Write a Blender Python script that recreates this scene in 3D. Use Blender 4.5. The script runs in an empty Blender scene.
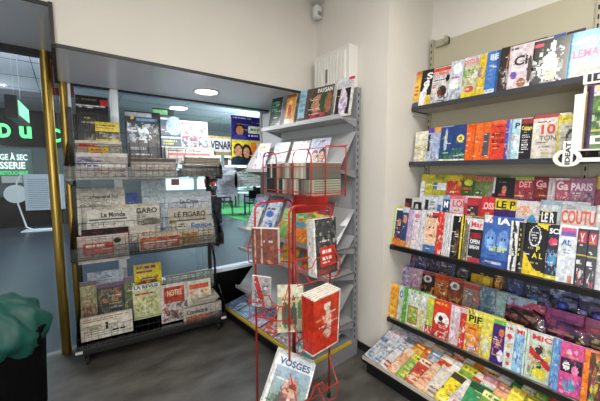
import bpy, math, random
from mathutils import Vector, Matrix, Euler
import numpy as np
SC = bpy.context.scene
COL = SC.collection
PI = math.pi
R = math.radians

# ------------------------------------------------------------ camera
FPX = 309.0; YAW = R(37.2); PIT = math.atan2(29.5, FPX)
CP = Vector((0, 0, 1.5))
FW = Vector((math.sin(YAW)*math.cos(PIT), math.cos(YAW)*math.cos(PIT), -math.sin(PIT)))
RT = Vector((math.cos(YAW), -math.sin(YAW), 0))
UP = RT.cross(FW)
cam = bpy.data.cameras.new('camera'); cam.sensor_width = 36; cam.lens = FPX/600*36
cam.clip_start = .02; cam.clip_end = 100
co = bpy.data.objects.new('camera', cam); COL.objects.link(co)
m = Matrix((RT, UP, -FW)).transposed().to_4x4(); m.translation = CP
co.matrix_world = m
SC.camera = co

def ray(x, y): return FW + RT*((x-300)/FPX) + UP*((200.5-y)/FPX)
def proj(p):
    d = Vector(p)-CP; k = d.dot(FW)
    return 300+FPX*d.dot(RT)/k, 200.5-FPX*d.dot(UP)/k
def atz(x, y, z): d = ray(x, y); return CP+d*((z-CP.z)/d.z)
def atY(x, y, Y): d = ray(x, y); return CP+d*(Y/d.y)

class Frame:                       # a display's own axes: A along its front (left to right), N towards its back
    def __init__(s, ox, oy, deg):
        a = R(deg); s.o = Vector((ox, oy, 0)); s.deg = deg
        s.A = Vector((math.cos(a), math.sin(a), 0)); s.N = Vector((-math.sin(a), math.cos(a), 0))
    def w(s, a, d, z): return s.o+s.A*a+s.N*d+Vector((0, 0, z))
    def hit(s, x, y, d):
        dr = ray(x, y); t = (s.o+s.N*d-CP).dot(s.N)/dr.dot(s.N); p = CP+dr*t
        return (p-s.o).dot(s.A), p.z

# ------------------------------------------------------------ materials
def lin(c):
    if isinstance(c, str):
        c = c.lstrip('#')
        if len(c) == 3: c = ''.join(k*2 for k in c)
        c = [int(c[i:i+2], 16)/255 for i in (0, 2, 4)]
    return tuple((v/12.92 if v <= .04045 else ((v+.055)/1.055)**2.4) for v in c)
MATS = {}
def mat(name, c, rough=.5, metal=0, emit=0, spec=.5, noise=0, nscale=8, bump=0, alpha=1, trans=0, ec=None):
    if name in MATS: return MATS[name]
    m = bpy.data.materials.new(name); m.use_nodes = True
    nt = m.node_tree; b = nt.nodes['Principled BSDF']
    rgb = lin(c)
    b.inputs['Base Color'].default_value = (*rgb, 1)
    b.inputs['Roughness'].default_value = rough; b.inputs['Metallic'].default_value = metal
    b.inputs['Specular IOR Level'].default_value = spec
    b.inputs['Alpha'].default_value = alpha; b.inputs['Transmission Weight'].default_value = trans
    if emit:
        b.inputs['Emission Color'].default_value = (*lin(ec or c), 1); b.inputs['Emission Strength'].default_value = emit
    if noise or bump:
        tc = nt.nodes.new('ShaderNodeTexCoord'); n = nt.nodes.new('ShaderNodeTexNoise')
        n.inputs['Scale'].default_value = nscale; n.inputs['Detail'].default_value = 6
        nt.links.new(tc.outputs['Object'], n.inputs['Vector'])
        if noise:
            r = nt.nodes.new('ShaderNodeValToRGB')
            r.color_ramp.elements[0].position = .3; r.color_ramp.elements[1].position = .7
            r.color_ramp.elements[0].color = (*[v*(1-noise) for v in rgb], 1)
            r.color_ramp.elements[1].color = (*[min(1, v*(1+noise)) for v in rgb], 1)
            nt.links.new(n.outputs['Fac'], r.inputs['Fac']); nt.links.new(r.outputs['Color'], b.inputs['Base Color'])
        if bump:
            bp = nt.nodes.new('ShaderNodeBump'); bp.inputs['Strength'].default_value = bump; bp.inputs['Distance'].default_value = .01
            nt.links.new(n.outputs['Fac'], bp.inputs['Height']); nt.links.new(bp.outputs['Normal'], b.inputs['Normal'])
    MATS[name] = m
    return m
def glassmat(name, tint, refl=1.0, base=.03):
    m = bpy.data.materials.new(name); m.use_nodes = True; nt = m.node_tree; nt.nodes.clear()
    o = nt.nodes.new('ShaderNodeOutputMaterial'); mx = nt.nodes.new('ShaderNodeMixShader')
    t = nt.nodes.new('ShaderNodeBsdfTransparent'); g = nt.nodes.new('ShaderNodeBsdfGlossy')
    fr = nt.nodes.new('ShaderNodeFresnel'); fr.inputs['IOR'].default_value = 1.5
    ml = nt.nodes.new('ShaderNodeMath'); ml.operation = 'MULTIPLY_ADD'; ml.inputs[1].default_value = refl; ml.inputs[2].default_value = base
    ml.use_clamp = True
    t.inputs['Color'].default_value = (*lin(tint), 1); g.inputs['Roughness'].default_value = .12 if 'film' in name else .02
    nt.links.new(fr.outputs[0], ml.inputs[0]); nt.links.new(ml.outputs[0], mx.inputs[0])
    nt.links.new(t.outputs[0], mx.inputs[1]); nt.links.new(g.outputs[0], mx.inputs[2]); nt.links.new(mx.outputs[0], o.inputs[0])
    MATS[name] = m; return m
def covermat(name, rough, spec):
    m = bpy.data.materials.new(name); m.use_nodes = True; nt = m.node_tree; b = nt.nodes['Principled BSDF']
    a = nt.nodes.new('ShaderNodeAttribute'); a.attribute_name = 'print'
    nt.links.new(a.outputs['Color'], b.inputs['Base Color'])
    b.inputs['Roughness'].default_value = rough; b.inputs['Specular IOR Level'].default_value = spec
    MATS[name] = m; return m
COVER = covermat('printed_glossy_cover', .28, .5)
NEWSP = covermat('printed_newsprint', .8, .2)
_b = NEWSP.node_tree; _mx = _b.nodes.new('ShaderNodeMix'); _mx.data_type = 'RGBA'; _mx.blend_type = 'MULTIPLY'; _mx.inputs[0].default_value = 1; _mx.inputs[7].default_value = (.9, .9, .91, 1)
_b.links.new(_b.nodes['Attribute'].outputs['Color'], _mx.inputs[6]); _b.links.new(_mx.outputs[2], _b.nodes['Principled BSDF'].inputs['Base Color'])
INK = {}
def ink(c):
    if c not in INK: INK[c] = mat('ink_'+c.strip('#'), c, .35)
    return INK[c]
M = dict(
 wall=mat('cream_wall_paint', 'cec8be', .8, noise=.02, nscale=3, bump=.03),
 ceil=mat('white_ceiling', 'dad6cc', .9),
 soffit=mat('grey_soffit', 'd8dde8', .28, spec=.9),
 dark=mat('dark_trim', '1c1a18', .5),
 brass=mat('brass', 'a98d45', .3, metal=.85),
 alu=mat('white_aluminium', 'e4e8ea', .4),
 black=mat('black_metal', '141414', .4),
 blackp=mat('black_plinth', '121214', .35),
 grey=mat('grey_shelf_metal', 'a3a3a3', .4, metal=.15),
 greyd=mat('grey_side_metal', '84868a', .45, metal=.2),
 char=mat('charcoal_shelf_edge', '34353a', .4),
 beige=mat('beige_panel', 'a79f88', .6),
 beiged=mat('beige_upright', '9d9680', .5),
 shelfw=mat('shelf_underside', 'b9b0a0', .6),
 red=mat('red_wire', 'a8261c', .35, spec=.6),
 redp=mat('red_panel', 'b5231c', .35),
 page=mat('paper_pages', 'dcd7ca', .8),
 npage=mat('newsprint_pages', '9c9484', .9, noise=.2, nscale=60),
 slot=mat('dark_slot', '17150f', .8),
 yel=mat('yellow_strip', 'c9a52c', .4),
 plasticw=mat('white_plastic', 'cfccc5', .4),
 teal=mat('teal_plastic_bag', '0c4a40', .5, noise=.25, nscale=9, bump=.4),
 rubber=mat('black_rubber', '0c0c0c', .7),
 bin=mat('black_fabric', '060607', .9, spec=.1),
)
M['glass'] = glassmat('shop_window_glass', 'e6ecf0', 1.1, .0)
M['acrylic'] = glassmat('clear_acrylic', 'f3f5f6', 1.3, .03)
M['film'] = glassmat('clear_film', 'f2f2f6', .8, .02)

# vinyl floor with slate blotches and tile joints
def floormat():
    m = bpy.data.materials.new('slate_vinyl_floor'); m.use_nodes = True; nt = m.node_tree; b = nt.nodes['Principled BSDF']
    tc = nt.nodes.new('ShaderNodeTexCoord'); n = nt.nodes.new('ShaderNodeTexNoise'); n.inputs['Scale'].default_value = 3.5; n.inputs['Detail'].default_value = 8
    n.inputs['Roughness'].default_value = .6
    mp = nt.nodes.new('ShaderNodeMapping'); mp.inputs['Scale'].default_value = (1, 2.2, 1); mp.inputs['Rotation'].default_value = (0, 0, .5)
    r = nt.nodes.new('ShaderNodeValToRGB'); r.color_ramp.elements[0].position = .3; r.color_ramp.elements[1].position = .75
    r.color_ramp.elements[0].color = (*lin('34322e'), 1); r.color_ramp.elements[1].color = (*lin('615d57'), 1)
    br = nt.nodes.new('ShaderNodeTexBrick'); br.inputs['Scale'].default_value = 1; br.inputs['Mortar Size'].default_value = .002
    br.inputs['Brick Width'].default_value = .9; br.inputs['Row Height'].default_value = .45
    br.inputs['Color1'].default_value = (1, 1, 1, 1); br.inputs['Color2'].default_value = (.88, .88, .88, 1); br.inputs['Mortar'].default_value = (.8, .8, .8, 1)
    mx = nt.nodes.new('ShaderNodeMix'); mx.data_type = 'RGBA'; mx.blend_type = 'MULTIPLY'; mx.inputs[0].default_value = 1
    nt.links.new(tc.outputs['Object'], mp.inputs[0]); nt.links.new(mp.outputs[0], n.inputs[0]); nt.links.new(tc.outputs['Object'], br.inputs[0])
    nt.links.new(n.outputs[0], r.inputs[0]); nt.links.new(r.outputs[0], mx.inputs[6]); nt.links.new(br.outputs[0], mx.inputs[7])
    nt.links.new(mx.outputs[2], b.inputs['Base Color']); b.inputs['Roughness'].default_value = .42
    return m
M['floor'] = floormat()
M['mallfloor'] = mat('mall_floor', '343a42', .3, noise=.15, nscale=1.5)
M['mallceil'] = mat('mall_ceiling', 'b8bcc4', .7)
M['mallwall'] = mat('mall_wall', '9aa2a4', .7)
M['green'] = mat('green_carpet', '4ea45c', .9, noise=.2, nscale=30)
M['blackwall'] = mat('black_shopfront', '060708', .5, spec=.2)

# ------------------------------------------------------------ mesh builder
class MB:
    def __init__(s): s.v = []; s.f = []
    def add(s, vs, fs):
        o = len(s.v); s.v += [tuple(v) for v in vs]; s.f += [tuple(i+o for i in f) for f in fs]; return s
    def box(s, x0, y0, z0, x1, y1, z1, M4=None):
        vs = [Vector(p) for p in ((x0,y0,z0),(x1,y0,z0),(x1,y1,z0),(x0,y1,z0),(x0,y0,z1),(x1,y0,z1),(x1,y1,z1),(x0,y1,z1))]
        if M4: vs = [M4@v for v in vs]
        return s.add(vs, [(0,3,2,1),(4,5,6,7),(0,1,5,4),(1,2,6,5),(2,3,7,6),(3,0,4,7)])
    def prism(s, poly, y0, y1, M4=None):              # poly in x,z extruded along y
        n = len(poly); vs = [Vector((x, y0, z)) for x, z in poly]+[Vector((x, y1, z)) for x, z in poly]
        if M4: vs = [M4@v for v in vs]
        return s.add(vs, [tuple(range(n)), tuple(range(2*n-1, n-1, -1))]+[(i, i+n, (i+1)%n+n, (i+1)%n) for i in range(n)])
    def tube(s, pts, r, n=7, closed=False):
        pts = [Vector(p) for p in pts]; k = len(pts); rings = []
        prev = None
        for i, p in enumerate(pts):
            a = pts[(i-1) % k] if (closed or i > 0) else p; b = pts[(i+1) % k] if (closed or i < k-1) else p
            t = (b-a).normalized()
            if prev is None:
                ref = Vector((0, 0, 1)) if abs(t.z) < .9 else Vector((1, 0, 0)); u = t.cross(ref).normalized()
            else: u = (prev-t*prev.dot(t)).normalized()
            prev = u; w = t.cross(u)
            rings.append([p+u*(r*math.cos(2*PI*j/n))+w*(r*math.sin(2*PI*j/n)) for j in range(n)])
        vs = [v for q in rings for v in q]; fs = []
        for i in range(k if closed else k-1):
            i2 = (i+1) % k
            for j in range(n): fs.append((i*n+j, i*n+(j+1) % n, i2*n+(j+1) % n, i2*n+j))
        if not closed: fs += [tuple(range(n-1, -1, -1)), tuple((k-1)*n+j for j in range(n))]
        return s.add(vs, fs)
    def lathe(s, prof, n=20, c=(0, 0, 0), M4=None):
        vs = []
        for r, z in prof:
            for j in range(n):
                v = Vector((c[0]+r*math.cos(2*PI*j/n), c[1]+r*math.sin(2*PI*j/n), c[2]+z)); vs.append(M4@v if M4 else v)
        fs = [(i*n+j, i*n+(j+1) % n, (i+1)*n+(j+1) % n, (i+1)*n+j) for i in range(len(prof)-1) for j in range(n)]
        fs += [tuple(range(n-1, -1, -1)), tuple((len(prof)-1)*n+j for j in range(n))]
        return s.add(vs, fs)
    def build(s, name, m, parent=None, loc=None, rot=None, smooth=False, bevel=0):
        me = bpy.data.meshes.new(name); me.from_pydata(s.v, [], s.f); me.update()
        if smooth:
            for p in me.polygons: p.use_smooth = True
        me.materials.append(M[m] if isinstance(m, str) else m)
        o = bpy.data.objects.new(name, me); COL.objects.link(o)
        if parent: o.parent = parent
        if loc is not None: o.location = loc
        if rot is not None: o.rotation_euler = rot
        if bevel:
            b = o.modifiers.new('bevel', 'BEVEL'); b.width = bevel; b.segments = 2; b.limit_method = 'ANGLE'
        return o
def tag(o, label, cat, group=None):
    o['label'] = label; o['category'] = cat
    if group: o['group'] = group
    return o
def struct(o): o['kind'] = 'structure'; return o
def thing(name, label, cat, loc=(0, 0, 0), rz=0, group=None):
    o = bpy.data.objects.new(name, None); COL.objects.link(o); o.location = loc; o.rotation_euler = (0, 0, rz)
    o.empty_display_size = .05
    return tag(o, label, cat, group)

# ------------------------------------------------------------ lettering
TC = {}
def textmesh(t, bold=.02):
    k = (t, bold)
    if k in TC: return TC[k]
    cu = bpy.data.curves.new('lettering', 'FONT'); cu.body = t; cu.size = 1; cu.offset = bold; cu.resolution_u = 3; cu.extrude = 0
    ob = bpy.data.objects.new('lettering', cu); COL.objects.link(ob)
    dg = bpy.context.evaluated_depsgraph_get(); me = bpy.data.meshes.new_from_object(ob.evaluated_get(dg))
    bpy.data.objects.remove(ob); bpy.data.curves.remove(cu)
    vs = [tuple(v.co) for v in me.vertices]; fs = [tuple(p.vertices) for p in me.polygons]; bpy.data.meshes.remove(me)
    x0 = min(v[0] for v in vs); x1 = max(v[0] for v in vs); y0 = min(v[1] for v in vs); y1 = max(v[1] for v in vs)
    vs = [((v[0]-x0)/(x1-x0), (v[1]-y0)/(y1-y0)) for v in vs]
    TC[k] = (vs, fs, (x1-x0)/(y1-y0)); return TC[k]
def textmb(mb, t, x0, z0, x1, z1, y, bold=.02, vert=False, surf=None):
    vs, fs, _ = textmesh(t, bold)
    if vert: pts = [(x1-v*(x1-x0), z0+u*(z1-z0)) for u, v in vs]
    else: pts = [(x0+u*(x1-x0), z0+v*(z1-z0)) for u, v in vs]
    mb.add([(a, (surf(a, b) if surf else 0)+y, b) for a, b in pts], fs)

# ------------------------------------------------------------ printed pictures (colours of the print, cell by cell)
def paint(spec, nx, ny, seed, xs=1.0, ys=1.0, fine=1.0):
    rnd = random.Random(seed); img = np.zeros((ny, nx, 3)); X, Y = np.meshgrid((np.arange(nx)+.5)/nx, (np.arange(ny)+.5)/ny); X = X/xs; Y = 1-(1-Y)/ys
    L = lambda c: np.array(lin(c))
    for op in spec.split(';'):
        t = op.split()
        if not t: continue
        k = t[0]
        if k == 'b': img[:] = L(t[1])
        elif k == 'g':
            w = Y[..., None]; img[:] = L(t[1])*(1-w)+L(t[2])*w
        elif k == 'r':
            x0, y0, x1, y1 = map(float, t[1:5]); mk = (X >= x0) & (X <= x1) & (Y >= y0) & (Y <= y1); img[mk] = L(t[5])
        elif k == 'e':
            cx, cy, rx, ry = map(float, t[1:5]); mk = ((X-cx)/rx)**2+((Y-cy)/ry)**2 <= 1; img[mk] = L(t[5])
        elif k == 'd':                      # diagonal band: x0 y0 x1 y1 halfwidth C
            x0, y0, x1, y1, h = map(float, t[1:6]); dx, dy = x1-x0, y1-y0; q = (dx*dx+dy*dy)
            s = np.clip(((X-x0)*dx+(Y-y0)*dy)/q, 0, 1); mk = np.hypot(X-x0-s*dx, Y-y0-s*dy) < h; img[mk] = L(t[6])
        elif k == 'p':                      # a portrait: cx y0 h skin hair cloth
            cx, y0, h = map(float, t[1:4]); sk, ha, cl = t[4:7]; s = h
            img[((X-cx)/(s*.62))**2+((Y-y0)/(s*.42))**2 <= 1] = L(cl)
            img[((X-cx)/(s*.30))**2+((Y-y0-s*.68)/(s*.34))**2 <= 1] = L(ha)
            img[(abs(X-cx) < s*.09) & (Y > y0+s*.25) & (Y < y0+s*.5)] = L(sk)
            img[((X-cx)/(s*.2))**2+((Y-y0-s*.62)/(s*.24))**2 <= 1] = L(sk)
            img[((abs(abs(X-cx)-s*.08)) < s*.035) & (abs(Y-y0-s*.66) < s*.022)] = L(ha)
            img[(abs(X-cx) < s*.07) & (abs(Y-y0-s*.5) < s*.02)] = L('a33')
        elif k == 'n':                      # speckled picture: x0 y0 x1 y1 count C...
            x0, y0, x1, y1 = map(float, t[1:5])
            inn = (X >= x0) & (X <= x1) & (Y >= y0) & (Y <= y1)
            for q in range(int(t[5])*3):
                cx = rnd.uniform(x0, x1); cy = rnd.uniform(y0, y1); g = 1 if q < int(t[5]) else .45
                rx = rnd.uniform(.04, .17)*g; ry = rnd.uniform(.025, .09)*g; an = rnd.uniform(-.9, .9)
                u = (X-cx)*math.cos(an)+(Y-cy)*math.sin(an); v = (Y-cy)*math.cos(an)-(X-cx)*math.sin(an)
                mk = ((u/rx)**2+(v/ry)**2 <= 1) & inn; w = rnd.uniform(.45, 1); img[mk] = img[mk]*(1-w)+L(rnd.choice(t[6:]))*w
        elif k == 'l':                      # lines of small type: x0 y0 x1 y1 rows C
            x0, y0, x1, y1 = map(float, t[1:5]); n = int(t[5])
            for i in range(n):
                yy = y0+(y1-y0)*(i+.5)/n; xe = rnd.uniform(x0+(x1-x0)*.6, x1)
                mk = (abs(Y-yy) < (y1-y0)/n*.27) & (X > x0) & (X < xe)
                mk &= np.array([rnd.random() < .8 for _ in range(nx)])[None, :]; img[mk] = L(t[6])
    if fine:                                # the print's own fine detail: mottling, caption lines
        nr = np.random.RandomState(seed); q = nr.rand(ny, nx); q2 = nr.rand(ny//3+2, nx//3+2).repeat(3, 0).repeat(3, 1)[:ny, :nx]
        img *= (1+fine*(.30*(q-.5)+.45*(q2-.5)))[..., None]
        for _ in range(int(5*fine)):
            yy = nr.uniform(.03, .8); x0 = nr.uniform(0, .5); x1 = x0+nr.uniform(.2, .5); c = [(.72, .7, .66), (.03, .03, .04), (.6, .5, .1), (.75, .73, .7)][nr.randint(4)]
            mk = (abs(Y-yy) < .013) & (X > x0) & (X < x1) & (nr.rand(ny, nx) < .75); img[mk] = img[mk]*.3+np.array(c)*.7
        img = np.clip(img*.9, 0, .85)
    return img

SEED = [0]
def printed(name, w, h, t, spec, nx, ny, m, bow=.0, wave=0, back='ddd8cc', xs=1.0, ys=1.0, fine=1.0):
    """cover sheet that wraps a page block: printed front (-y), plain back, spine at the left"""
    SEED[0] += 1; img = paint(spec, nx, ny, SEED[0], xs, ys, fine); v = []; f = []; c = []
    dy = lambda x, z: bow*(1-math.cos(2*PI*x/w))*.5*-1 + (wave*math.sin(PI*z/h)*(x/w) if wave else 0)
    for j in range(ny+1):
        for i in range(nx+1):
            x = w*i/nx; z = h*j/ny; v.append((x, dy(x, z), z))
    for j in range(ny):
        for i in range(nx):
            a = j*(nx+1)+i; f.append((a, a+1, a+nx+2, a+nx+1)); c.append(tuple(img[j, i]))
    e = .0006; b0 = len(v)                                    # inner side of the front sheet is the page block; back sheet
    for j in (0, ny):
        for i in range(nx+1): x = w*i/nx; z = h*j/ny; v.append((x, dy(x, z)+t, z))
    for i in range(nx): f.append((b0+i, b0+nx+1+i, b0+nx+2+i, b0+i+1)); c.append(lin(back))
    sp = [j*(nx+1) for j in range(ny+1)]; q0 = len(v)         # spine
    for j in range(ny+1): v.append((0, dy(0, h*j/ny)+t, h*j/ny))
    for j in range(ny): f.append((sp[j], sp[j+1], q0+j+1, q0+j)); c.append(tuple(img[j, 0]))
    me = bpy.data.meshes.new(name); me.from_pydata(v, [], f)
    at = me.color_attributes.new('print', 'FLOAT_COLOR', 'CORNER')
    arr = []
    for p, col in zip(me.polygons, c): arr += [*col, 1]*p.loop_total
    at.data.foreach_set('color', arr); me.materials.append(m)
    if m.name != 'x':
        for p in me.polygons[:nx*ny]: p.use_smooth = True
    return me, dy

def magazine(fr, a, d, z, w, h, spec, title=None, label='', group=None, name='magazine', cat='magazine', lean=14, yaw=0, roll=0,
             t=.004, nx=16, ny=22, m=None, bow=0, wave=0, pages='page', res=1, xs=1.0, shin=0, ys=1.0, fine=1.0):
    nx = int(nx*res); ny = int(ny*res)
    if m is NEWSP: back = '8c877c'
    me, dy = printed(name, w, h, t, spec, nx, ny, m or COVER, bow, wave, xs=xs, ys=ys, fine=fine)
    o = bpy.data.objects.new(name, me); COL.objects.link(o)
    o.location = fr.w(a, d, z)
    o.rotation_euler = (Matrix.Rotation(R(fr.deg+yaw), 3, 'Z')@Matrix.Rotation(R(-lean), 3, 'X')@Matrix.Rotation(R(roll), 3, 'Y')@Matrix.Rotation(R(shin), 3, 'Z')).to_euler()
    tag(o, label, cat, group)
    pb = MB(); k = 6; e = .0004; q = []
    for s in (0, 1):                                          # page block follows the bowed sheets, a hair inside them
        for i in range(k+1):
            x = .001+(w-.002)*i/k
            for zz in (.001, h-.001): q.append((x, dy(x, zz)+(e if s == 0 else t-e), zz))
    n2 = 2*(k+1); fs = []
    for i in range(k):
        A = 2*i; fs += [(A, A+2, A+3, A+1), (n2+A, n2+A+1, n2+A+3, n2+A+2), (A, n2+A, n2+A+2, A+2), (A+1, A+3, n2+A+3, n2+A+1)]
    fs += [(0, 1, n2+1, n2), (2*k, n2+2*k, n2+2*k+1, 2*k+1)]
    if wave == 0: pb.add(q, fs).build('page_block', pages, o)
    if title:
        for (tx, col, x0, z0, x1, z1, *vv) in title:
            tm = MB(); textmb(tm, tx, x0*w*xs, h*(1-(1-z0)*ys), x1*w*xs, h*(1-(1-z1)*ys), -.0008, bold=.03, vert=bool(vv), surf=dy)
            tm.build('title' if z0 > .5 else 'cover_line', ink(col), o)
    return o
ORD = ['first', 'second', 'third', 'fourth', 'fifth', 'sixth', 'seventh', 'eighth', 'ninth', 'tenth', 'eleventh', 'twelfth', 'thirteenth',
       'fourteenth', 'fifteenth', 'sixteenth', 'seventeenth', 'eighteenth', 'nineteenth', 'twentieth', 'twenty-first', 'twenty-second', 'twenty-third', 'twenty-fourth']

# ============================================================ THE SETTING
def S(name, m, *boxes, bevel=0):
    b = MB()
    for q in boxes: b.box(*q)
    return struct(b.build(name, m, bevel=bevel))
GY = 3.13                                                    # plane of the shop window
S('floor', 'floor', (-2.2, -2.6, -.1, 2.6, GY+.05, 0))
S('ceiling', 'ceil', (-2.2, -2.6, 3.05, 2.6, 2.27, 3.15))
S('wall_front', 'wall', (-2.2, 2.27, 2.41, 0, 2.37, 3.1), (0, 2.27, 2.21, 1.92, 2.37, 3.1))
S('wall_side', 'wall', (1.92, 1.47, 0, 2.6, 3.3, 3.1))
S('wall_right', 'wall', (2.49, -2.6, 0, 2.6, 1.47, 3.1))
S('wall_back', 'wall', (-2.2, -2.7, 0, 2.6, -2.6, 3.1))
S('wall_left', 'wall', (-2.3, -2.6, 0, -2.2, GY+.1, 3.1))
S('trim_1', 'dark', (0, 2.262, 2.192, 1.92, 2.272, 2.212), (-2.2, 2.262, 2.402, .0, 2.272, 2.422), (-.02, 2.255, 2.2, .0, 2.27, 2.425))
S('trim_2', 'dark', (-.02, 2.27, 2.19, .0, GY+.03, 2.41))
S('trim_3', 'dark', (-2.2, GY-.03, 2.36, -.02, GY+.04, 2.405), (0, GY-.015, 2.185, 1.92, GY+.03, 2.2))
S('wall_soffit', 'soffit', (0, 2.272, 2.195, 1.92, GY+.15, 2.3), (-2.2, 2.272, 2.405, -.02, GY+.15, 2.5))
S('wall_sill', 'blackwall', (.02, GY-.02, 0, 1.92, GY+.1, .415))
S('trim_4', 'alu', (.05, GY-.03, .415, 1.92, GY+.1, .44))
w1 = S('window_1', 'glass', (.06, GY+.01, .44, 1.92, GY+.016, 2.19))
b = MB().box(.345, GY-.025, .44, .4, GY+.05, 2.19); fr_ = b.build('window_frame', 'alu', w1)
M['doorglass'] = glassmat('door_glass', 'eef2f4', .45, .0)
d1 = S('door_1', 'doorglass', (-2.1, GY+.02, .02, -.11, GY+.028, 2.36))
d2 = S('window_2', 'glass', (-.03, GY+.02, .02, .0, GY+.028, 2.19))
# brass door posts
def post(name, x, y, z1, r):
    b = MB().lathe([(r, 0), (r, z1)], 20, (x, y, 0)); o = b.build(name, 'brass', smooth=False); return struct(o)
post('trim_5', -.07, GY-.01, 2.405, .034); post('trim_6', .028, GY-.01, 2.2, .026)
S('trim_7', 'alu', (.056, GY-.02, .0, .075, GY+.03, 2.19))
S('baseboard_side', 'dark', (1.905, 1.455, 0, 1.92, 2.2, .06), (1.92, 1.455, 0, 2.49, 1.47, .06))
# door mat
o = MB().box(-1.4, .9, 0, -.235, GY-.06, .012).build('doormat', 'rubber', bevel=.004)
tag(o, 'black doormat on the floor inside the shop door', 'doormat')

# ------------------------------------------------------------ the shopping arcade outside
S('floor_arcade', 'mallfloor', (-6, GY+.05, -.1, 16, 17, 0))
S('ceiling_arcade', 'mallceil', (-6, GY+.15, 3.6, 16, 17, 3.7))
b = MB()
for k in range(9): b.box(-6, 4.2+1.3*k, 3.595, 16, 4.21+1.3*k, 3.6)
for k in range(9): b.box(-4+1.8*k, GY+.2, 3.595, -3.99+1.8*k, 16, 3.6)
struct(b.build('trim_8', 'dark'))
S('wall_arcade', 'mallwall', (-6, 16, 0, 16, 16.2, 3.6), (-6.2, GY, 0, -6, 16.2, 3.6), (16, GY, 0, 16.2, 16.2, 3.6), (1.92, GY+.15, 0, 2.0, GY+.2, 3.6))
SH = 11.0
o = MB().box(4.2, 7.8, 0, 13.5, 13.5, .012).build('green_carpet', 'green'); tag(o, 'green carpet laid under the arcade café tables', 'carpet')
# dry cleaner's shop across the arcade
t = thing('dry_cleaner_shopfront', "dark dry cleaner's shopfront across the arcade with green neon letters", 'shopfront', (0, SH, 0))
mk = lambda nm, mm, *bx: [MB().box(*q).build(nm, mm, t) for q in bx]
mk('fascia', 'blackwall', (-5, 0, 2.15, .6, .25, 3.1))
mk('window_base', 'blackwall', (-5, .05, .0, .6, .25, .82))
mk('window_pane', mat('dim_shop_window', '586462', .25, emit=.05), (-5, .08, .82, .6, .16, 2.15))
neon = mat('green_neon', '5ff07c', .4, emit=2.6, ec='48e868')
for nm, tx, px0, px1, py0, py1 in (('neon_letter', 'D', 0, 10, 137, 124), ('neon_letter', 'u', 20, 31, 138, 127), ('neon_letter', 'C', 52, 60, 142, 129)):
    p0 = atY(px0-(1 if tx == 'D' else 0), py0, SH-.02); p1 = atY(px1, py1, SH-.02)
    tm = MB(); textmb(tm, tx, p0.x, p0.z, p1.x, p1.z, -.03, bold=.035)
    ob = tm.build(nm, neon, t); sm = ob.modifiers.new('depth', 'SOLIDIFY'); sm.thickness = .02
p0 = atY(-12, 178, SH-.02); p1 = atY(31, 149, SH-.02)
MB().box(p0.x, -.02, p0.z, p1.x, .0, p1.z).build('sign_panel', mat('sign_green_grey', '55706a', .4, emit=.15), t)
for tx, px0, px1, py0, py1, c in (('GE À SEC', 0, 27, 160, 153, 'f0fff4'), ('SSERIE', 0, 25, 169, 162, 'f0fff4'), ('RETOUCHERIE', 0, 28, 175, 171, '58d878')):
    p0 = atY(px0, py0, SH-.04); p1 = atY(px1, py1, SH-.04); tm = MB(); textmb(tm, tx, p0.x, p0.z, p1.x, p1.z, -.04, bold=.03)
    tm.build('sign_lettering', mat('lit_sign_'+c, c, .4, emit=.8), t)
p0 = atY(2, 183, SH-.04); p1 = atY(22, 176, SH-.04)
MB().box(p0.x, -.06, p0.z, p1.x, -.03, p1.z).build('notice', 'plasticw', t)
pp = atY(16, 194, SH-.04); rr = .24
mb = MB(); mb.lathe([(rr, 0), (rr, .02)], 24, M4=Matrix.Translation((pp.x, -.03, pp.z))@Matrix.Rotation(PI/2, 4, 'X')); mb.build('round_sticker', mat('pale_sticker', 'cfd6d4', .4, emit=.2), t)
# hanging light box
p0 = atY(11, 105, 4.6); p1 = atz(24, 116, p0.z); dv = p1-p0; Lb = min(dv.length, 1.6)
t = thing('arcade_light_box', 'green and white lit sign box hanging under the arcade ceiling', 'sign', (p0.x, p0.y, p0.z-.13), math.atan2(dv.y, dv.x))
MB().box(0, -.05, 0, Lb, .05, .24).build('sign_case', 'black', t)
MB().box(.05, -.056, .04, Lb-.05, -.05, .2).build('lit_face', mat('lit_green_face', '8fd8a8', .4, emit=1.2, ec='7ce0a0'), t)
tm = MB(); textmb(tm, 'DU CENTRE', .12, .08, Lb-.12, .16, -.058); tm.build('sign_lettering', ink('e8fff0'), t) if 0 else None
for sx in (.2, Lb-.2): MB().tube([(sx, 0, .24), (sx, 0, 3.6-p0.z+.13)], .003).build('hanger', 'alu', t)
# notice stand with curved leg
p = atz(29, 231, 0); q0 = (p.x, p.y)
t = thing('notice_stand', 'white notice board on a curved metal stand in the arcade', 'notice stand', (p.x, p.y, 0), R(-12))
w_ = 1.15
MB().box(-.02, -.02, .52, .78, .02, 1.42).build('board', mat('notice_sheet', 'c6ced2', .6), t)
tm = MB(); rn = random.Random(4)
for k in range(16): tm.box(.05, -.024, .58+.047*k, .05+rn.uniform(.35, .66), -.02, .59+.047*k)
tm.build('notice_print', mat('notice_ink', '6d7880', .6), t)
MB().tube([(-.05, 0, 1.45), (-.16, 0, 1.2), (-.17, 0, .7), (-.04, 0, .1), (.1, 0, .02), (.5, 0, .02)], .018).build('curved_leg', 'alu', t)
MB().box(-.1, -.2, 0, .6, .2, .02).build('foot_plate', 'alu', t)
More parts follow.
